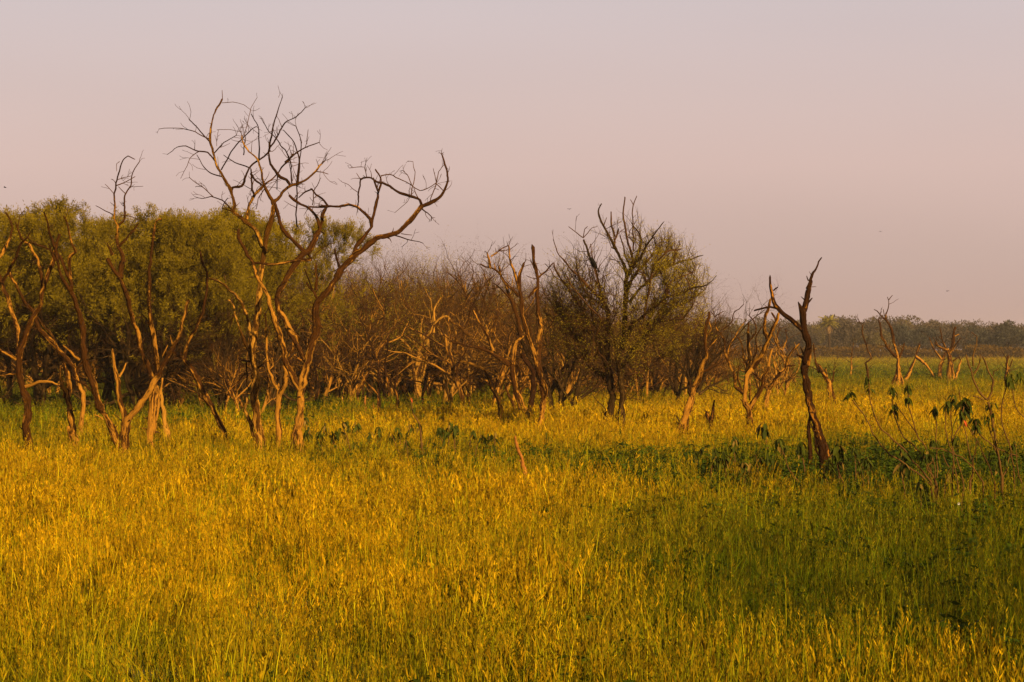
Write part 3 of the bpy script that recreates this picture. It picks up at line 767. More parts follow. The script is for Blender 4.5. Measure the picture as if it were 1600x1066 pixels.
for k in range(30):
    if k < 15: px_, py_, w_ = er.uniform(470, 800), er.uniform(686, 712), 'in the weedy strip left of the leaning stake'
    else: px_, py_, w_ = er.uniform(1080, 1590), er.uniform(712, 762), 'in the green weedy band around the snag foot'
    h_ = er.uniform(16, 34); lean_ = er.uniform(-9, 9)
    shrub('weed_plant', 'low dark leafy weed ' + w_, py_, f'1 .7 o {px_:.0f},{py_-2:.0f} {px_+lean_*.4:.0f},{py_-h_*.5:.0f} {px_+lean_:.0f},{py_-h_:.0f}', [('o', px_ + lean_, py_ - h_, er.randint(4, 8), er.uniform(.8, 1.1)), ('o', px_ + lean_ * .5 + er.uniform(-5, 5), py_ - h_ * .6, er.randint(2, 5), .9)], 500 + k, group='low leafy weeds in the grass', cat='weed', lsize=12.5, yellow=.1)
traced('stake', 'short reddish broken stake leaning in the middle of the grass', 'stake', 741, '''
3.4 2.8 o 821,742 817,728 810,705 805,683
1.2 .8 o 817,726 811,719''', m=M_ORANGE, seed=90)
for (x, y, h, lab) in ((571, 634, 13, 'taller of two small orange stumps in the green patch'), (584, 640, 8, 'shorter of two small orange stumps in the green patch')):
    traced('small_stump', lab, 'stump', y, f'2.6 1.6 o {x},{y-1} {x-1},{y-h*.5} {x-.5},{y-h}', m=M_ORANGE, seed=91 + x, group='small orange stumps')

# ------------------------------------------------------------------ grown trees
def curves(P0, D0, L, n, jit, up, r):
    """N wandering polylines"""
    P = [P0]; d = unit(D0)
    for i in range(n - 1):
        d = unit(d + r.normal(0, jit, d.shape) + np.array([0, 0, up])); P.append(P[-1] + d * (L / (n - 1))[:, None])
    return np.stack(P, 1)
def sprout(P, R, m, t0, t1, ang, lf, n, jit, up, rf, r, L=None):
    Nn, k, _ = P.shape; par = np.repeat(np.arange(Nn), m); t = r.uniform(t0, t1, len(par)) * (k - 1); i = np.minimum(t.astype(int), k - 2); f = (t - i)[:, None]
    p = P[par, i] * (1 - f) + P[par, i + 1] * f; tg = unit(P[par, i + 1] - P[par, i]); s = unit(np.cross(tg, r.normal(0, 1, tg.shape)))
    a = r.uniform(ang * .6, ang * 1.4, len(par))[:, None]; d = tg * np.cos(a) + s * np.sin(a)
    Lp = np.linalg.norm(P[:, -1] - P[:, 0], axis=1)[par] * lf * r.uniform(.6, 1.25, len(par)); rr = (R[par, i] * rf)
    Q = curves(p, d, Lp, n, jit, up, r); return Q, rr[:, None] * np.linspace(1, .35, n)[None]
def sprays(P, ns, per, L, ll, lw, r):
    wz = np.clip(P[:, -1, 2] - 2.5, .3, 9) ** 1.6; i = r.choice(len(P), ns, p=wz / wz.sum()); a = P[i, -2]; d = unit(P[i, -1] - P[i, 0]); d = unit(d + np.array([0, 0, .25]) + r.normal(0, .35, d.shape)); t = r.random((ns, per, 1)); s1 = unit(np.cross(d, r.normal(0, 1, d.shape)))
    fan = r.normal(0, .2, (ns, per, 1)) * L * (.25 + t); c = a[:, None] + d[:, None] * t * L + s1[:, None] * fan + r.normal(0, .03, (ns, per, 3)); dd = unit(d[:, None] + s1[:, None] * np.sign(fan) * .6 + r.normal(0, .35, c.shape)); sd_ = unit(np.cross(dd, r.normal(0, 1, dd.shape)))
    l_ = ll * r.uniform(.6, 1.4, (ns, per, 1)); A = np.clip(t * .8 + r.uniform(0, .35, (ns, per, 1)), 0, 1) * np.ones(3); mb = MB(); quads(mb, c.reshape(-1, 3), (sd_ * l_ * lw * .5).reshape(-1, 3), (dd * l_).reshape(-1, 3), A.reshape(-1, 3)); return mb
def grown(name, seed, H, limbs, spec, bark, leaf=None, nl=0, leaf_len=.1, leaf_w=.25, leaf_at=2, flat=None, trunk_r=.13, multi=1, sink=0.0, leafup=.3, twigmat=None, lspread=.16, tilt=.35, base_spread=.4):
    r = np.random.default_rng(seed); global rng; rng = r
    th = r.uniform(0, 6.28, multi); d = np.stack([np.cos(th) * tilt, np.sin(th) * tilt, np.ones(multi)], 1)
    P0 = np.stack([np.cos(th) * base_spread * (multi > 1), np.sin(th) * base_spread * (multi > 1), -.1 + 0 * th], 1)
    P = curves(P0, d, np.full(multi, H * limbs), 9, .13, .08, r); R = trunk_r * np.linspace(1.15, .6, 9)[None] * np.ones((multi, 1))
    levels = [(P, R)]
    for (m, t0, t1, ang, lf, n, jit, up, rf) in spec: levels.append(sprout(*levels[-1], m, t0, t1, ang, lf, n, jit, up, rf, r))
    root = bpy.data.objects.new(name, None)
    sidesl = [8, 6, 5, 3, 3, 3]; wood = MB(); tw = MB()
    zs = np.concatenate([l[0].reshape(-1, 3)[:, 2] for l in levels]); k = H / np.percentile(zs, 99.7)
    LV = []
    for l, (P, R) in enumerate(levels):
        P = P * k
        if flat is not None: z = P[..., 2]; P = P.copy(); P[..., 2] = np.where(z > flat, flat + (z - flat) * .3, z)
        LV.append(P); tubes(wood if l < 3 else tw, P, R, sidesl[l], .06 if l < 3 else 0, cap=l < 2)
    res = [('trunk', wood.mesh(name + '_trunk', bark))]
    if tw.n: res.append(('twigs', tw.mesh(name + '_twigs', twigmat or M_TWIG)))
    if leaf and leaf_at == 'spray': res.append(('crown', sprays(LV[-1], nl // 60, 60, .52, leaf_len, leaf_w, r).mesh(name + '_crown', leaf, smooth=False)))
    elif leaf:
        src = np.concatenate([p[:, p.shape[1] // 3:].reshape(-1, 3) for p in LV[leaf_at:]]); c = src[r.integers(0, len(src), nl)] + r.normal(0, lspread, (nl, 3))
        cen = c.mean(0); o = unit((c - cen) + 1e-6); d = unit(r.normal(0, .75, (nl, 3)) + o * .6 + np.array([0, 0, leafup])); s = unit(np.cross(d, r.normal(0, 1, (nl, 3))))
        L = leaf_len * r.uniform(.6, 1.4, (nl, 1)); mb = MB(); quads(mb, c, s * L * leaf_w * .5, d * L)
        res.append(('crown', mb.mesh(name + '_crown', leaf, smooth=False)))
    return res
def place(variant, name, loc, rz, sc, label, cat='tree', group=None):
    o = empty(name, loc, label, cat, group); o.rotation_euler = (0, 0, rz); o.scale = (sc, sc, sc)
    for nm, me in variant:
        p = part(nm, me, o)
        if nm == 'twigs': p['kind'] = 'stuff'
    return o
rr = random.Random(5)
# green flat-topped canopy on the left
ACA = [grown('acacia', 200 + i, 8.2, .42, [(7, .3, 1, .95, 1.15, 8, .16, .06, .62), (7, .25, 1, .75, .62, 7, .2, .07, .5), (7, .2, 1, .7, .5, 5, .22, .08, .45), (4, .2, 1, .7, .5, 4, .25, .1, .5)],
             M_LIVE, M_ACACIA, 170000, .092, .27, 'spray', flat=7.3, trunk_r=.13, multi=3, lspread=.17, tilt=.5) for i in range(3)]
AC = [(-40, 98, .93, 'at the frame edge behind the leftmost dead trunks'), (60, 104, .98, 'behind the short splintered dead tree'), (150, 112, .98, 'behind the tall left-leaning trunk'), (232, 101, .96, 'behind the lyre-topped dead tree'),
      (296, 108, 1.0, 'behind the thin slanting trunk'), (350, 100, .96, 'behind the tallest dead tree'), (408, 104, .97, 'at the right end of the green canopy, showing against the sky'), (-130, 104, 1.0, 'beyond the left edge of the frame'), (10, 125, 1.0, 'in the second row at the far left')]
for i, (px, D, s, w) in enumerate(AC):
    place(ACA[i % 3], 'acacia_tree', ((px - 800) / FPX * D, D, 0), rr.uniform(0, 6.28), s * rr.uniform(1.08, 1.15), 'feathery green acacia ' + w, group='green acacias on the left').scale[0:2] = (s * 1.1 * (.66 if px > 340 else 1),) * 2
# brown leafless wood in the middle distance
WOOD = [grown('thorn_tree', 300 + i, 8.0, .45, [(6, .25, 1, .8, .95, 8, .17, .07, .6), (7, .2, 1, .75, .6, 6, .22, .06, .5), (7, .15, 1, .75, .55, 5, .25, .04, .42), (6, .15, 1, .8, .5, 4, .28, .03, .5)],
              M_DEAD if i % 2 else M_PALE, M_BROWN, [7000, 12000, 3000, 9000, 15000][i], .065, .25, 3, trunk_r=.11, multi=[2, 3, 1, 2, 3][i], lspread=.03, tilt=.3) for i in range(5)]
for i in (0, 2, 3): WOOD[i] = grown('thorn_tree', 310 + i, 8.0, .45, [(6, .2, 1, .75, .95, 9, .22, .07, .62), (6, .2, 1, .75, .6, 7, .25, .06, .55), (6, .15, 1, .8, .5, 5, .28, .04, .5)], M_PALE if i == 0 else M_DEAD, M_BROWN, 900, .05, .22, 3, trunk_r=.17, multi=2, tilt=.35, twigmat=M_TWIGLIT)
WOODG = [grown('thorn_tree', 320 + i, 8.0, .42, [(6, .25, 1, .8, .95, 8, .17, .07, .6), (7, .2, 1, .75, .6, 6, .22, .06, .5), (7, .15, 1, .75, .55, 5, .25, .04, .42), (5, .15, 1, .8, .5, 4, .28, .03, .5)],
               M_LIVE, M_SPARSE, 13000, .09, .24, 3, trunk_r=.11, multi=2, lspread=.13, tilt=.3) for i in range(2)]
WPL = ['seen in gaps behind the green acacias', 'behind the great curved limb', 'behind the fanned orange-limbed tree', 'behind the crooked and twin-leader dead trees', 'behind the half-dead leafy tree']
for i in range(124):
    D = rr.uniform(135, 205) if i < 104 else rr.uniform(118, 138); px = rr.uniform(470, 1045) if i < 60 or i > 103 else rr.uniform(-60, 480); top = 396 if px < 760 else 418
    if px > 850: top = 440 + (px - 850) * .15
    s = ((HOR - top + rr.uniform(-22, 14)) / FPX * D + CZ) / 8.0
    v = WOODG[i % 2] if i % 9 == 0 else WOOD[i % 5]
    place(v, 'thorn_tree', ((px - 800) / FPX * D, D, 0), rr.uniform(0, 6.28), s, ('olive-leaved' if i % 9 == 0 else 'brown twiggy') + ' thorn tree of the wood, ' + WPL[int(np.searchsorted([480, 600, 740, 850], px))], group='trees of the brown wood')
for x, y, s_, w in ((12, 14.5, 1.15, 'nearest'), (15.5, 16.5, 1.2, 'second nearest'), (19, 21, 1.2, 'middle'), (24, 24, 1.25, 'second farthest'), (28, 30, 1.25, 'farthest'), (12.5, 5.5, 1.0, 'shortest'), (15, 5, 1.2, 'rearmost')):
    place(WOODG[int(y) % 2], 'thorn_tree', (x, y, 0), x, s_, w + ' of the thorn trees just right of the frame, dappling the grass', group='thorn trees beside the viewpoint')  # unseen sparse trees set for dappled shade; the last two extend it
# smaller bare trees scattered in front of and right of the wood
BARE = [grown('small_dead_tree', 340 + i, 4.5, .5, [(6, .3, 1, .7, .85, 8, .2, .07, .6), (6, .25, 1, .75, .6, 6, .25, .06, .52), (6, .2, 1, .8, .5, 5, .25, .04, .45), (3, .3, 1, .8, .5, 4, .25, .02, .5)],
              [M_DEAD, M_DARK, M_DEAD, M_PALE][i], None, trunk_r=.075, multi=[2, 1, 3, 2][i], tilt=.35) for i in range(4)]
FR = [(rr.uniform(480, 900), rr.uniform(610, 632), rr.uniform(.85, 1.65)) for _ in range(32)] + [(rr.uniform(1010, 1240), rr.uniform(600, 625), rr.uniform(.75, 1.1)) for _ in range(16)] + [(rr.uniform(80, 460), rr.uniform(618, 640), rr.uniform(.6, 1.1)) for _ in range(9)]
for i, (px, py, s) in enumerate(FR):
    D = dist(py)
    place(BARE[i % 4], 'small_dead_tree', ((px - 800) / FPX * D, D, 0), rr.uniform(0, 6.28), s, ('small bare tree at the front of the wood, ' + ('left of the fanned orange-limbed tree' if px < 640 else 'between the fanned and the crooked tree' if px < 790 else 'right of the twin-leader tree')) if px < 900 and px > 470 else 'small bare tree in the thicket right of the leafy tree' if px > 900 else 'small bare tree in shade under the green acacias', group='small bare trees')
# fine-twigged bare shrub tree behind the leafy one, and crowns for the traced leafy tree
HEDGE = grown('twiggy_tree', 361, 6.3, .4, [(6, .2, 1, .8, 1.0, 8, .15, .07, .6), (7, .2, 1, .7, .62, 6, .2, .06, .5), (7, .15, 1, .7, .55, 5, .22, .05, .45), (5, .15, 1, .7, .5, 4, .25, .05, .5)], M_LIVE, M_BROWN, 3000, .06, .2, 4, lspread=.02, trunk_r=.11, multi=3, tilt=.5)
for px, py, s, lab in ((1062, 628, 1.0, 'fine-twigged bare tree rising behind the right side of the leafy tree'), (862, 640, 1.05, 'fine-twigged bare tree rising behind the left side of the leafy tree'), (1025, 618, .95, 'low twiggy tree in the gap right of the leafy tree')):
    D = dist(py); place(HEDGE, 'twiggy_tree', ((px - 800) / FPX * D, D, 0), px * .37, s, lab)
def leafy_crown(root, base, py, px, seed):
    r = np.random.default_rng(seed); D0 = dist(py); tw = MB(); lf = MB()
    # twigs rise from points along the tree's own limbs
    pts = []; nrm = []
    for ch in root.children:
        if not ch.name.startswith(('branch', 'trunk')): continue
        n = len(ch.data.vertices); a = np.empty(n * 3, np.float32); ch.data.vertices.foreach_get('co', a); a = a.reshape(-1, 3); a = a[a[:, 2] > 1.2]; pts.append(a[::6])
    pts = np.vstack(pts); n = 1350; wt_ = .15 + np.abs(pts[:, 0] - .4) ** 1.2; c = pts[r.choice(len(pts), n, p=wt_ / wt_.sum())].astype(float)
    cen = np.array([0.3, 0, 3.0]); d = unit(unit(c - cen) * .7 + r.normal(0, .65, (n, 3)) + np.array([0, 0, .25]))
    L = r.uniform(.7, 2.1, n) * np.where(c[:, 2] > 5, .5, 1.0); P = curves(c, d, L, 7, .16, .08, r); e_ = (P[:, -1] - np.array([.55, 0, 4.1])) / np.array([2.85, 2.6, 3.1]); P = P[np.linalg.norm(e_, axis=1) < r.uniform(.93, 1.06, len(P))]; n = len(P); R = .014 * np.linspace(1, .35, 7)[None] * np.ones((n, 1)); tubes(tw, P, R, 3)
    bl = world(930, 412, D0 - 1.7) - base; gap = lambda a: (np.abs(a[..., 0] - bl[0]) < .34) & (np.abs(a[..., 2] - bl[2]) < .42) & (a[..., 1] < -.9)
    kp = ~gap(P).any(1); P = P[kp]; R = R[kp]
    Q, QR = sprout(P, R, 6, .15, 1, .6, .45, 5, .2, .06, .6, r); kq = ~gap(Q).any(1); Q = Q[kq]; QR = QR[kq]; tubes(tw, Q, QR, 3)
    src = np.vstack([Q[:, 1:].reshape(-1, 3), P[:, 3:].reshape(-1, 3)]); nl = 100000; c = src[r.integers(0, len(src), nl)] + r.normal(0, .05, (nl, 3)); c = c[(c[:, 2] < r.uniform(4.6, 7.3, nl)) & (c[:, 2] > r.uniform(1.3, 3.2, nl))]; nl = len(c)
    c = c[(np.hypot(c[:, 0] - .25, c[:, 1]) > .75) | (r.random(nl) < .35)]; nl = len(c); c = c[r.random(nl) < np.clip(.30 + .5 * (c[:, 0] > .2) + .35 * (c[:, 2] > 4.8), 0, 1)]; nl = len(c)
    dd = unit(r.normal(0, .8, (nl, 3)) + np.array([0, 0, .4])); s = unit(np.cross(dd, r.normal(0, 1, (nl, 3)))); LL = .048 * r.uniform(.6, 1.4, (nl, 1)); quads(lf, c, s * LL * .14, dd * LL)
    o = part('twigs', tw.mesh('leafy_tree_twigs', M_TWIG), root); o['kind'] = 'stuff'; part('crown', lf.mesh('leafy_tree_crown', M_SPARSE, smooth=False), root)
leafy_crown(RC, BC, 667, 955, 77)

# ------------------------------------------------------------------ far tree line, palm, bushes
def far_variant(i, m, H, wd, nl):
    r = np.random.default_rng(400 + i); lobes = r.normal(0, 1, (9, 3)) * np.array([wd * .33, wd * .33, H * .12]) + np.array([0, 0, H * .62]); lr = r.uniform(.6, 1.4, 9) * wd * .24
    c = []; j = r.integers(0, 9, nl); d = unit(r.normal(0, 1, (nl, 3))); c = lobes[j] + d * (lr[j] * r.uniform(.3, 1.1, nl) ** .6)[:, None] * np.array([1, 1, .85]); c[:, 2] = np.clip(c[:, 2], .8, H * 1.02)
    dd = unit(d + r.normal(0, .7, (nl, 3)) + np.array([0, 0, .4])); s = unit(np.cross(dd, r.normal(0, 1, (nl, 3)))); L = r.uniform(.25, .7, (nl, 1)); mb = MB(); quads(mb, c, s * L * .22, dd * L)
    tb = MB(); P0 = np.zeros((5, 3)) + r.normal(0, .3, (5, 3)) * np.array([1, 1, 0]); P = curves(P0, unit(lobes[:5] - P0), np.full(5, H * .7), 6, .1, .03, r); tubes(tb, P, .16 * np.linspace(1, .3, 6)[None] * np.ones((5, 1)), 5)
    P2, R2 = sprout(P, .16 * np.linspace(1, .3, 6)[None] * np.ones((5, 1)), 7, .3, 1, .7, .5, 5, .2, .05, .5, r); tubes(tb, P2, R2, 3)
    return [('trunk', tb.mesh('far_trunk', M_LIVE)), ('crown', mb.mesh('far_crown', m, smooth=False))]
FV = [far_variant(0, M_FAR[0], 9, 7, 2600), far_variant(1, M_FAR[1], 9, 8, 3400), far_variant(2, M_FAR[0], 9, 6, 1800), far_variant(3, M_FAR[1], 9, 6, 3000), far_variant(4, M_FAR[2], 9, 7, 3600), far_variant(5, M_FAR[0], 9, 8, 2400)]
FL = ['hazy grey-brown tree in the distant tree line', 'hazy olive tree in the distant tree line', 'hazy dark tree in the distant tree line']
FPL = [', behind the woods', ', left of the black snag', ', around the date palm', ', behind the antler-topped dead tree', ', towards the right edge']
for i in range(165):
    px = (760 + 920 * (i + rr.uniform(0, 1)) / 120) if i < 120 else -60 + 820 * (i - 120 + rr.uniform(0, 1)) / 45; D = rr.uniform(560, 640) if i % 2 else rr.uniform(600, 690); top = 497 if px < 1500 else 502
    if px < 1250: top = 500
    v = rr.choice([0, 1, 2, 3, 5, 1, 3]) if px < 1330 else rr.choice([0, 0, 2, 5, 3, 4]) if px < 1480 else rr.choice([0, 2, 4, 5, 4])
    s = ((HOR - top + rr.uniform(-12, 8)) / FPX * D + CZ) / 9.3
    place(FV[v], 'distant_tree', ((px - 800) / FPX * D, D, 0), rr.uniform(0, 6.28), s, FL[2 if v == 4 else 1 if v in (1, 3) else 0] + FPL[int(np.searchsorted([1110, 1245, 1350, 1480], px))], group='distant tree line')
D = 545.0
place(FV[4], 'distant_tree', ((1568 - 800) / FPX * D, D, 0), .5, .98, 'distant dark tree carrying a small round tuft near the right edge')
place(FV[4], 'distant_tree', ((1590 - 800) / FPX * D, D + 15, 0), 1.5, .95, 'distant dark tree at the right edge beside the tufted one')
tuft = far_variant(9, M_FAR[2], 4, 2.2, 900)
place(tuft, 'distant_tree', ((1568 - 800) / FPX * 560, 560, 4.6), 0, 1.15, 'small round dark treetop poking above the tree line at right')
place(tuft, 'distant_tree', ((1586 - 800) / FPX * 560, 560, 4.8), 2, .8, 'smaller dark treetop right of the round one')
BUSH = far_variant(7, M_BROWN, 2.6, 6, 1500)
for i in range(26):
    px = 1120 + 480 * (i + rr.uniform(0, 1)) / 26; D = rr.uniform(505, 540)
    place(BUSH, 'distant_bush', ((px - 800) / FPX * D, D, 0), rr.uniform(0, 6.28), rr.uniform(.6, 1.15), 'low tan bush at the foot of the far tree line' + (', left of the snag' if px < 1260 else ', below the palm' if px < 1350 else ', mid right field' if px < 1480 else ', near the right edge'), 'bush', 'tan bushes at the foot of the tree line')
def palm():
    D = 535.0; top = CZ + (HOR - 507) / FPX * D; base = np.array([(1295 - 800) / FPX * D, D, 0]); root = empty('palm_tree', base, 'date palm with a round crown standing above the distant tree line', 'palm tree')
    mb = MB(); z = np.linspace(-.1, top, 12); P = np.stack([.12 * np.sin(z * .5), 0 * z, z], 1); R = .24 + .03 * (np.arange(12) % 2); tubes(mb, P, R, 8, .05); part('trunk', mb.mesh('palm_trunk', M_LIVE), root)
    r = np.random.default_rng(8); mb = MB(); n = 12; t = np.linspace(0, 1, n); x = 2.5 * t; zz = .9 * t - 1.3 * t ** 2; tubes(mb, np.stack([x, 0 * x, zz], 1), .035 * (1 - t * .8), 4)
    tt = r.uniform(.12, 1, 90); c = np.stack([2.5 * tt, 0 * tt, .9 * tt - 1.3 * tt ** 2], 1); sg = np.where(np.arange(90) % 2, 1, -1); d = unit(np.stack([.7 + 0 * tt, sg, -.25 + r.normal(0, .1, 90)], 1)); L = (.62 * np.sqrt(np.sin(np.pi * np.clip(tt, .1, .92))))[:, None]
    quads(mb, c, np.array([[.05, 0, .02]]) * np.ones((90, 1)), d * L); fr = mb.mesh('palm_frond', leaf_mat('palm_leaf', (.16, .13, .02), (.40, .30, .05), .3), smooth=False)
    dead = mb.mesh('dead_palm_frond', leaf_mat('dead_palm_leaf', (.16, .09, .04), (.30, .17, .07), .2), smooth=False)
    for k in range(34):
        p = -1.15 + 1.55 * (k / 34); part('frond', fr, root, (0, 0, top + .1), (0, p * (1 if k % 2 else .8), k * 2.4), r.uniform(.85, 1.1))
    for k in range(9): o = part('dead_frond', dead, root, (0, 0, top - .1), (0, .95 + .3 * r.random(), k * .7), .75); o['label'] = 'hanging dry orange-brown frond'
palm()

# ------------------------------------------------------------------ birds and a flower
def ellip(mb, c, rad, rings=8, sides=10, tilt=None):
    th = np.linspace(.06, np.pi - .06, rings); P = np.stack([0 * th, 0 * th, -np.cos(th)], 1); ph = np.arange(sides) / sides * 2 * np.pi
    V = np.stack([np.sin(th)[:, None] * np.cos(ph), np.sin(th)[:, None] * np.sin(ph), -np.cos(th)[:, None] + 0 * ph], -1) * np.array(rad)
    if tilt is not None: ca, sa = math.cos(tilt), math.sin(tilt); V = np.stack([V[..., 0] * ca + V[..., 2] * sa, V[..., 1], -V[..., 0] * sa + V[..., 2] * ca], -1)
    j = np.arange(rings - 1)[:, None] * sides; k = np.arange(sides)[None]; k2 = (k + 1) % sides
    mb.add(V + np.array(c), np.stack([j + k, j + k2, j + sides + k2, j + sides + k], -1))
def perched_bird():
    D = dist(667) - 1.7; b = world(929, 411, D); root = empty('perched_bird', b, 'black long-tailed bird perched among the upper twigs of the leafy tree', 'bird'); s = D / FPX
    mb = MB(); P = np.array([[-5.2, 9], [-5.6, 8], [-5.2, 6.4], [-4, 4], [-2, 0], [.5, -4], [3, -7.5], [4, -8.6]]); R = np.array([1.2, 2.3, 2.7, 3.4, 4.3, 3.7, 2.0, .8])
    tubes(mb, np.stack([P[:, 0] * s, 0 * R, P[:, 1] * s], 1), R * s, 10, .02); part('body', mb.mesh('bird_body', M_BLACK), root)
    for sd_ in (-1, 1):
        mb = MB(); C = np.array([[-3.2, sd_ * 2.6, 4], [-1.2, sd_ * 3.6, 0], [1.5, sd_ * 3.0, -4.5], [5, sd_ * 1.2, -9.5]]) * s; tubes(mb, catmull(C, .06), np.interp(np.linspace(0, 3, len(catmull(C, .06))), [0, 1, 2, 3], [1.4, 2.2, 1.9, .5]) * s, 6); part('wing', mb.mesh('bird_wing', M_BLACK), root)
    mb = MB(); V = np.array([[2.5, -.8, -6.5], [2.5, .8, -6.5], [8.5, 2.0, -14], [6, -2.0, -15.5]]) * s; V2 = V + np.array([.7, 0, .5]) * s; mb.add(np.vstack([V, V2]), [(0, 1, 2, 3), (7, 6, 5, 4), (0, 4, 5, 1), (1, 5, 6, 2), (2, 6, 7, 3), (3, 7, 4, 0)]); part('tail', mb.mesh('bird_tail', M_BLACK, smooth=False), root)
    mb = MB(); tubes(mb, np.array([[-6.5, 0, 8.4], [-8.5, 0, 8.2], [-9.8, 0, 7.5]]) * s, np.array([.8, .5, .15]) * s, 6); part('beak', mb.mesh('bird_beak', M_HORN), root)
    for sd_ in (-1, 1):
        mb = MB(); tubes(mb, np.array([[-1, sd_ * 1.2, -3], [-1.6, sd_ * 1.2, -5], [-.6, sd_ * 1.3, -6.5]]) * s, np.array([.7, .45, .4]) * s, 5); part('leg', mb.mesh('bird_leg', M_HORN), root)
    mb = MB(); tubes(mb, catmull(np.array([[-6, 0, 30], [-4.5, .4, 12], [-1, 1.4, -6], [4, 1.4, -26], [8, 1, -46]]) * s, .08), np.full(len(catmull(np.array([[-6, 0, 30], [-4.5, .4, 12], [-1, 1.4, -6], [4, 1.4, -26], [8, 1, -46]]) * s, .08)), .8 * s), 5)
    tw = part('branch', mb.mesh('perch_twig', M_TWIG), RC); tw.location = b - BC
perched_bird()
for px, py, D, a, lab in ((8, 293, 95, .2, 'tiny dark bird flying high at the left edge of the sky'), (890, 327, 130, 1.1, 'tiny dark bird flying above and left of the leafy tree'), (1480, 455, 150, 2.2, 'tiny dark bird flying low in the sky at right'), (1376, 362, 180, .7, 'tiny dark bird flying in the open sky at upper right')):
    root = empty('flying_bird', world(px, py, D), lab, 'bird', 'birds in flight'); root.rotation_euler = (0, .2, a); root.scale = (.6,) * 3; mb = MB(); ellip(mb, (0, 0, 0), (.03, .03, .09), tilt=1.5); part('body', mb.mesh('flying_bird_body', M_BLACK), root)
    for sd_ in (-1, 1):
        mb = MB(); V = np.array([[.04, sd_ * .02, 0], [-.05, sd_ * .02, 0], [-.04, sd_ * .13, .05], [-.09, sd_ * .22, .02]]); V2 = V + np.array([0, 0, .008]); V[0, 0] = .05
        mb.add(np.vstack([V, V2]), [(0, 1, 3, 2), (6, 7, 5, 4), (0, 4, 5, 1), (1, 5, 7, 3), (3, 7, 6, 2), (2, 6, 4, 0)]); part('wing', mb.mesh('flying_bird_wing', M_BLACK, smooth=False), root)
def flower():
    D = dist(800); b = world(1497, 787, D); root = empty('white_flower', (b[0], b[1], 0), 'single small white flower in the dark green grass at right', 'flower')
    mb = MB(); tubes(mb, np.array([[0, 0, -.05], [.01, 0, b[2] * .5], [0, 0, b[2] - .01]]), np.array([.004, .004, .003]), 4); part('stem', mb.mesh('flower_stem', M_STEM), root)
    mb = MB(); quads(mb, np.zeros((1, 3)), np.array([[.016, 0, 0]]), np.array([[0, -.035, .035]])); pm = mb.mesh('flower_petal', M_PETAL)
    for k in range(5): part('petal', pm, root, (0, -.01, b[2]), (.5, k * 1.256, 0), 1.3)
flower()

# ------------------------------------------------------------------ grass and weeds
rng = np.random.default_rng(50)
LIB = bpy.data.collections.new('grass_library')
def blade_set(mb, n, rad, h0, h1, w, lean, droop, r, y):
    c = np.stack([r.normal(0, rad, n), r.normal(0, rad, n), np.full(n, -.03)], 1); a = r.uniform(0, 6.28, n); h = r.uniform(h0, h1, n)
    ln = r.uniform(0, lean, n); d = np.stack([np.cos(a) * ln, np.sin(a) * ln, np.ones(n)], 1); k = 5; t = np.linspace(0, 1, k); P = c[:, None] + d[:, None] * (h[:, None] * t)[..., None]
    dr = r.uniform(0, droop, n); P[..., 0] += (np.cos(a) * dr * h)[:, None] * t ** 3; P[..., 1] += (np.sin(a) * dr * h)[:, None] * t ** 3; P[..., 2] -= (dr * h * .5)[:, None] * t ** 3
    f = r.uniform(0, 6.28, n); s = np.stack([np.cos(f), np.sin(f), 0 * f], 1); ww = w * np.array([.8, 1, .85, .55, .08]) * .5
    L = P - s[:, None] * ww[None, :, None]; R = P + s[:, None] * ww[None, :, None]; V = np.stack([L, R], 2)
    A = np.zeros(V.shape); A[..., 0] = t[None, :, None] ** 1.3; A[..., 1] = (y + r.uniform(-.35, .35, n))[:, None, None]; A[..., 2] = (r.random(n) ** 1.6)[:, None, None]
    i = (np.arange(n) * k * 2)[:, None]; j = (np.arange(k - 1) * 2)[None]; F = np.stack([i + j, i + j + 1, i + j + 3, i + j + 2], -1); mb.add(V, F, A); return P
def tuft(name, stems, blades, r, hs, hb, seed_head=True, yb=.5, spike=False):
    mb = MB(); blade_set(mb, blades, .11, hb * .45, hb, .0095, .38, .4, r, yb)
    P = blade_set(mb, stems, .12, hs * .5, hs, .0068, .16, .10, r, .75); o = bpy.data.objects.new(name, None); me1 = mb.mesh(name, M_GRASS, smooth=False)
    if seed_head and stems:
        m2 = MB(); k = 9; base = np.repeat(P[:, 3:4] * 1.0, k, 1).reshape(-1, 3); tip = np.repeat(P[:, 4:5], k, 1).reshape(-1, 3); t = np.tile(np.linspace(.1, 1.0, k), stems)[:, None]; c = base + (tip - base) * t
        a = r.uniform(0, 6.28, len(c)); d = np.stack([np.cos(a) * .5, np.sin(a) * .5, np.ones(len(c))], 1) * (r.uniform(.03, .07, len(c)) * (1.25 - t[:, 0]))[:, None]; s = unit(np.cross(d, r.normal(0, 1, d.shape))) * .0042
        if spike: d = d * np.array([.35, .35, 1.0]) + (tip - base) * .12; s = unit(s) * .0062
        A = np.stack([r.uniform(.3, 1, len(c)), r.uniform(.3, 1, len(c)) - (.5 if spike else 0), np.repeat(r.random(stems) ** 1.6, k)], 1); quads(m2, c, s, d, A); me2 = m2.mesh(name + '_heads', M_SEED, smooth=False)
        import bmesh
        bm = bmesh.new(); bm.from_mesh(me1); n0 = len(bm.faces); bm.from_mesh(me2); bm.faces.ensure_lookup_table()
        for f in bm.faces[n0:]: f.material_index = 1
        bm.to_mesh(me1); bm.free(); me1.materials.append(M_SEED)
    o = bpy.data.objects.new(name, me1); LIB.objects.link(o)
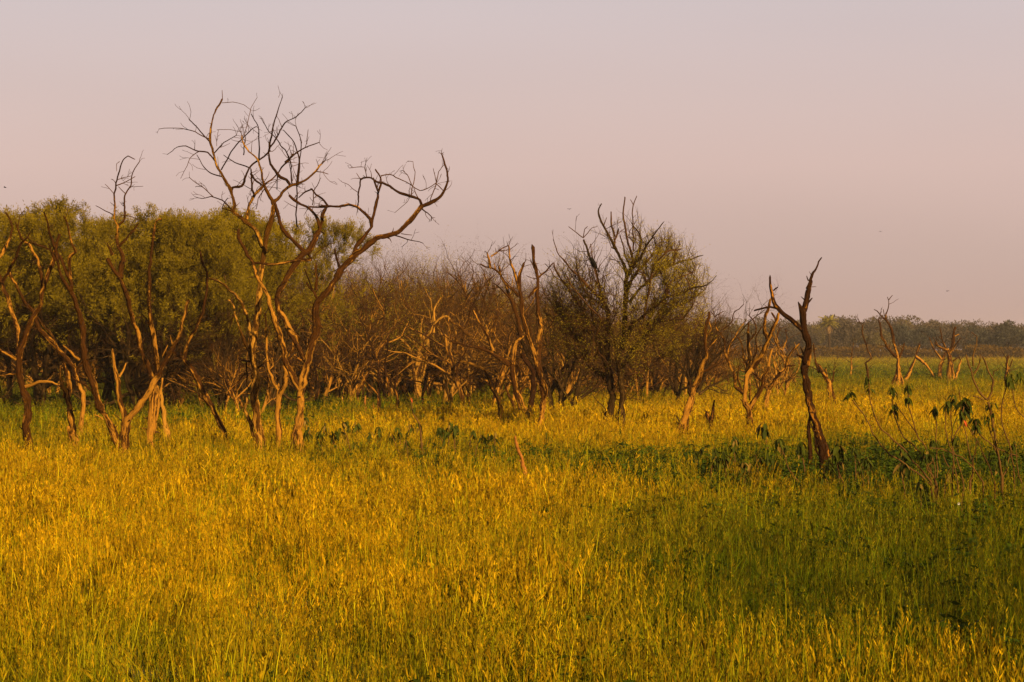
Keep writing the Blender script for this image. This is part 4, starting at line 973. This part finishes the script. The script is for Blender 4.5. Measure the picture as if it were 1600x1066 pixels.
def weed(name, r):
    mb = MB(); n = 5; P = blade_set(mb, n, .06, .30, .48, .006, .3, .2, r, .2); c = P[:, 1:].reshape(-1, 3); c = np.repeat(c, 5, 0) + r.normal(0, .012, (len(c) * 5, 3)); a = r.uniform(0, 6.28, len(c))
    d = np.stack([np.cos(a), np.sin(a), r.uniform(-.5, .5, len(c))], 1) * r.uniform(.04, .085, (len(c), 1)); s = unit(np.cross(d, np.array([0, 0, 1.]) + r.normal(0, .4, d.shape))) * r.uniform(.013, .022, (len(c), 1))
    A = np.stack([r.uniform(.2, 1, len(c)), r.uniform(0, .6, len(c)), .35 + 0 * a], 1); quads(mb, c, s, d, A); o = bpy.data.objects.new(name, mb.mesh(name, M_WEED, smooth=False)); LIB.objects.link(o)
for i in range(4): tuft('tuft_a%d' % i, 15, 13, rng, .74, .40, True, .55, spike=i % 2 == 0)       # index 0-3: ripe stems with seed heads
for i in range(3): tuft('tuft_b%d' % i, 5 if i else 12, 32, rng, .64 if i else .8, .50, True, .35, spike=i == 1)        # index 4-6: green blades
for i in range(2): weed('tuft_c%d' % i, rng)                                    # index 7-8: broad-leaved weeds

RY = [550, 566, 580, 605, 640, 660, 690, 720, 745, 765, 800, 880, 940, 985, 1030, 1080]
RX = [0, 480, 900, 1150, 1600]
GT = np.array([[.8, .5, .2, .0, .10, .20, .40, .88, .92, .92, .88, .72, .58, .48, .38, .25],
               [.8, .5, .2, .0, .25, 1.1, .45, .60, .80, .88, .92, .85, .58, .50, .42, .35],
               [.8, .4, .1, .05, 1.1, 1.1, .30, .45, .90, .70, .45, .55, .55, .50, .45, .40],
               [.9, .4, .05, .45, 1.1, .95, .12, .20, .60, .12, .0, .02, .15, .38, .45, .42],
               [.9, .4, .05, .35, 1.0, .55, .12, .25, .30, .0, .0, .0, .0, .18, .38, .42]])  # green right foreground; near corner lowered further, its shade put into grass colour
def bilin(T, px, py):
    px = np.clip(px, RX[0], RX[-1]); py = np.clip(py, RY[0], RY[-1]); fi = np.interp(px, RX, range(len(RX))); fj = np.interp(py, RY, range(len(RY)))
    i = np.minimum(fi.astype(int), len(RX) - 2); j = np.minimum(fj.astype(int), len(RY) - 2); a = fi - i; b = fj - j
    return T[i, j] * (1 - a) * (1 - b) + T[i + 1, j] * a * (1 - b) + T[i, j + 1] * (1 - a) * b + T[i + 1, j + 1] * a * b
WT = 1.5 * np.array([[0, 0, .1, .2, .15, .15, .10, .0, .0, .0, .0, .0, .02, .03, .04, .05],
               [0, 0, .1, .3, .35, .10, .30, .15, .03, .0, .0, .0, .02, .03, .04, .05],
               [0, 0, .1, .2, .03, .05, .45, .30, .05, .05, .08, .05, .03, .03, .04, .05],
               [0, 0, .1, .05, .02, .10, .60, .60, .35, .15, .12, .08, .05, .03, .04, .05],
               [0, 0, .1, .05, .02, .15, .45, .50, .45, .20, .12, .08, .05, .03, .04, .05]])
def vnoise(x, y, seed, sc):
    r = np.random.default_rng(seed); T = r.random((64, 64)); u = x * sc; v = y * sc; i = np.floor(u).astype(int); j = np.floor(v).astype(int); a = u - i; b = v - j; a = a * a * (3 - 2 * a); b = b * b * (3 - 2 * b)
    g = lambda p, q: T[p % 64, q % 64]
    return g(i, j) * (1 - a) * (1 - b) + g(i + 1, j) * a * (1 - b) + g(i, j + 1) * (1 - a) * b + g(i + 1, j + 1) * a * b
def grass_object(name, label, d0, d1, dens, sxy, seed, only=None):
    r = np.random.default_rng(seed); hw = lambda d: d * 800 / FPX * 1.08 + 3.0
    n = int((d1 - d0) * (hw(d0) + hw(d1)) * dens); t = r.random(n); A0, A1 = hw(d0), hw(d1); wdt = (-A0 + np.sqrt(A0 ** 2 + t * (A1 ** 2 - A0 ** 2))) / (A1 - A0); y = d0 + (d1 - d0) * wdt; x = r.uniform(-1, 1, n) * hw(y)
    px = 800 + x / y * FPX; py = HOR + FPX * 2.3 / y
    jit = (vnoise(x, y, 1, .45) - .5) * 36 + (vnoise(x, y, 2, 1.4) - .5) * 18; pyj = py + jit * np.clip((py - 542) / 160, .08, 1.1); pxj = px + (vnoise(x, y, 3, .5) - .5) * 100
    g = bilin(GT, pxj, pyj) + (vnoise(x, y, 4, .9) - .5) * .34 + (vnoise(x, y, 5, 3.1) - .5) * .22; w = bilin(WT, pxj, pyj) * (.35 + 1.5 * vnoise(x, y, 6, .6))
    g = (g - .5) * 1.35 + .5
    isw = r.random(n) < w; isg = r.random(n) < np.clip((g - .22) * 1.6, .02, .97)
    idx = np.where(isw, 7 + r.integers(0, 2, n), np.where(isg, r.integers(0, 4, n), 4 + r.integers(0, 3, n))).astype(np.int32)
    hgt = r.uniform(.62, 1.2, n) * (.52 + .78 * vnoise(x, y, 7, .7) + .34 * vnoise(x, y, 8, 2.3)); bent = (vnoise(x, y, 9, 1.1) > .72) * vnoise(x, y, 10, 2.0)
    keep = (only(idx) if only else np.ones(n, bool)); x, y, g, idx, hgt, bent = x[keep], y[keep], g[keep], idx[keep], hgt[keep], bent[keep]; n = len(x)
    me = bpy.data.meshes.new(name); me.vertices.add(n); me.vertices.foreach_set('co', np.stack([x, y, 0 * x], 1).astype(np.float32).ravel())
    def at(nm, ty, key, v): a = me.attributes.new(nm, ty, 'POINT'); a.data.foreach_set(key, v)
    at('pick', 'INT', 'value', idx); at('gold', 'FLOAT', 'value', np.clip(g, 0, 1).astype(np.float32)); at('tint', 'FLOAT', 'value', r.random(n).astype(np.float32))
    at('rot', 'FLOAT_VECTOR', 'vector', np.stack([r.normal(0, .09, n) - bent * .45, r.normal(0, .09, n) + .04 + bent * .5, r.uniform(0, 6.28, n)], 1).astype(np.float32).ravel())
    at('scl', 'FLOAT_VECTOR', 'vector', np.stack([sxy * hgt, sxy * hgt, hgt], 1).astype(np.float32).ravel())
    o = link(bpy.data.objects.new(name, me)); tag(o, label, kind='stuff')
    ng = bpy.data.node_groups.new(name, 'GeometryNodeTree'); ng.interface.new_socket('Geometry', in_out='INPUT', socket_type='NodeSocketGeometry'); ng.interface.new_socket('Geometry', in_out='OUTPUT', socket_type='NodeSocketGeometry')
    q = ng.nodes.new; gi = q('NodeGroupInput'); go = q('NodeGroupOutput'); ip = q('GeometryNodeInstanceOnPoints'); ci = q('GeometryNodeCollectionInfo'); ci.inputs[0].default_value = LIB; ci.inputs['Separate Children'].default_value = True; ci.inputs['Reset Children'].default_value = True
    def na(nm, ty): a = q('GeometryNodeInputNamedAttribute'); a.data_type = ty; a.inputs[0].default_value = nm; return a.outputs[0]
    e = q('FunctionNodeEulerToRotation'); k = ng.links.new; k(na('rot', 'FLOAT_VECTOR'), e.inputs[0]); k(gi.outputs[0], ip.inputs['Points']); k(ci.outputs[0], ip.inputs['Instance']); ip.inputs['Pick Instance'].default_value = True
    k(na('pick', 'INT'), ip.inputs['Instance Index']); k(e.outputs[0], ip.inputs['Rotation']); k(na('scl', 'FLOAT_VECTOR'), ip.inputs['Scale']); k(ip.outputs[0], go.inputs[0])
    md = o.modifiers.new('scatter', 'NODES'); md.node_group = ng
notw = lambda i: i < 7; onlyw = lambda i: i > 6
for nm, lb, a, b, dn, s_, sd_ in (('grass', 'tall ripe golden and green grass filling the foreground', 13, 32, 13, 1.0, 1), ('grass', 'golden and green grass around the dead trees', 32, 72, 11, 1.25, 2),
                              ('grass', 'grass between the dead trees and the woods', 72, 190, 3.2, 2.2, 3), ('grass', 'distant grass field up to the tree line', 190, 640, .22, 5.0, 4)):
    grass_object(nm, lb, a, b, dn, s_, sd_, notw if b <= 72 else None)
grass_object('weeds', 'low broad-leaved weeds in the grass', 13, 72, 13, 1.15, 9, onlyw)

# ------------------------------------------------------------------ evening haze
def haze():
    m, nt = mat('haze_air'); o = nt.nodes.new('ShaderNodeOutputMaterial'); v = nt.nodes.new('ShaderNodeVolumePrincipled'); v.inputs['Color'].default_value = (.92, .78, .66, 1); v.inputs['Density'].default_value = .00013; v.inputs['Anisotropy'].default_value = .1
    nt.links.new(v.outputs[0], o.inputs['Volume'])
    x0, x1, y0, y1, z0, z1 = -1210, 1210, -65, 1505, -1.2, 12.5; V = [(x, y, z) for z in (z0, z1) for y in (y0, y1) for x in (x0, x1)]
    mb = MB(); mb.add(V, [(0, 2, 3, 1), (4, 5, 7, 6), (0, 1, 5, 4), (2, 6, 7, 3), (0, 4, 6, 2), (1, 3, 7, 5)]); tag(link(bpy.data.objects.new('haze', mb.mesh('haze', m, smooth=False))), 'thin warm evening haze over the field', kind='stuff')
haze()
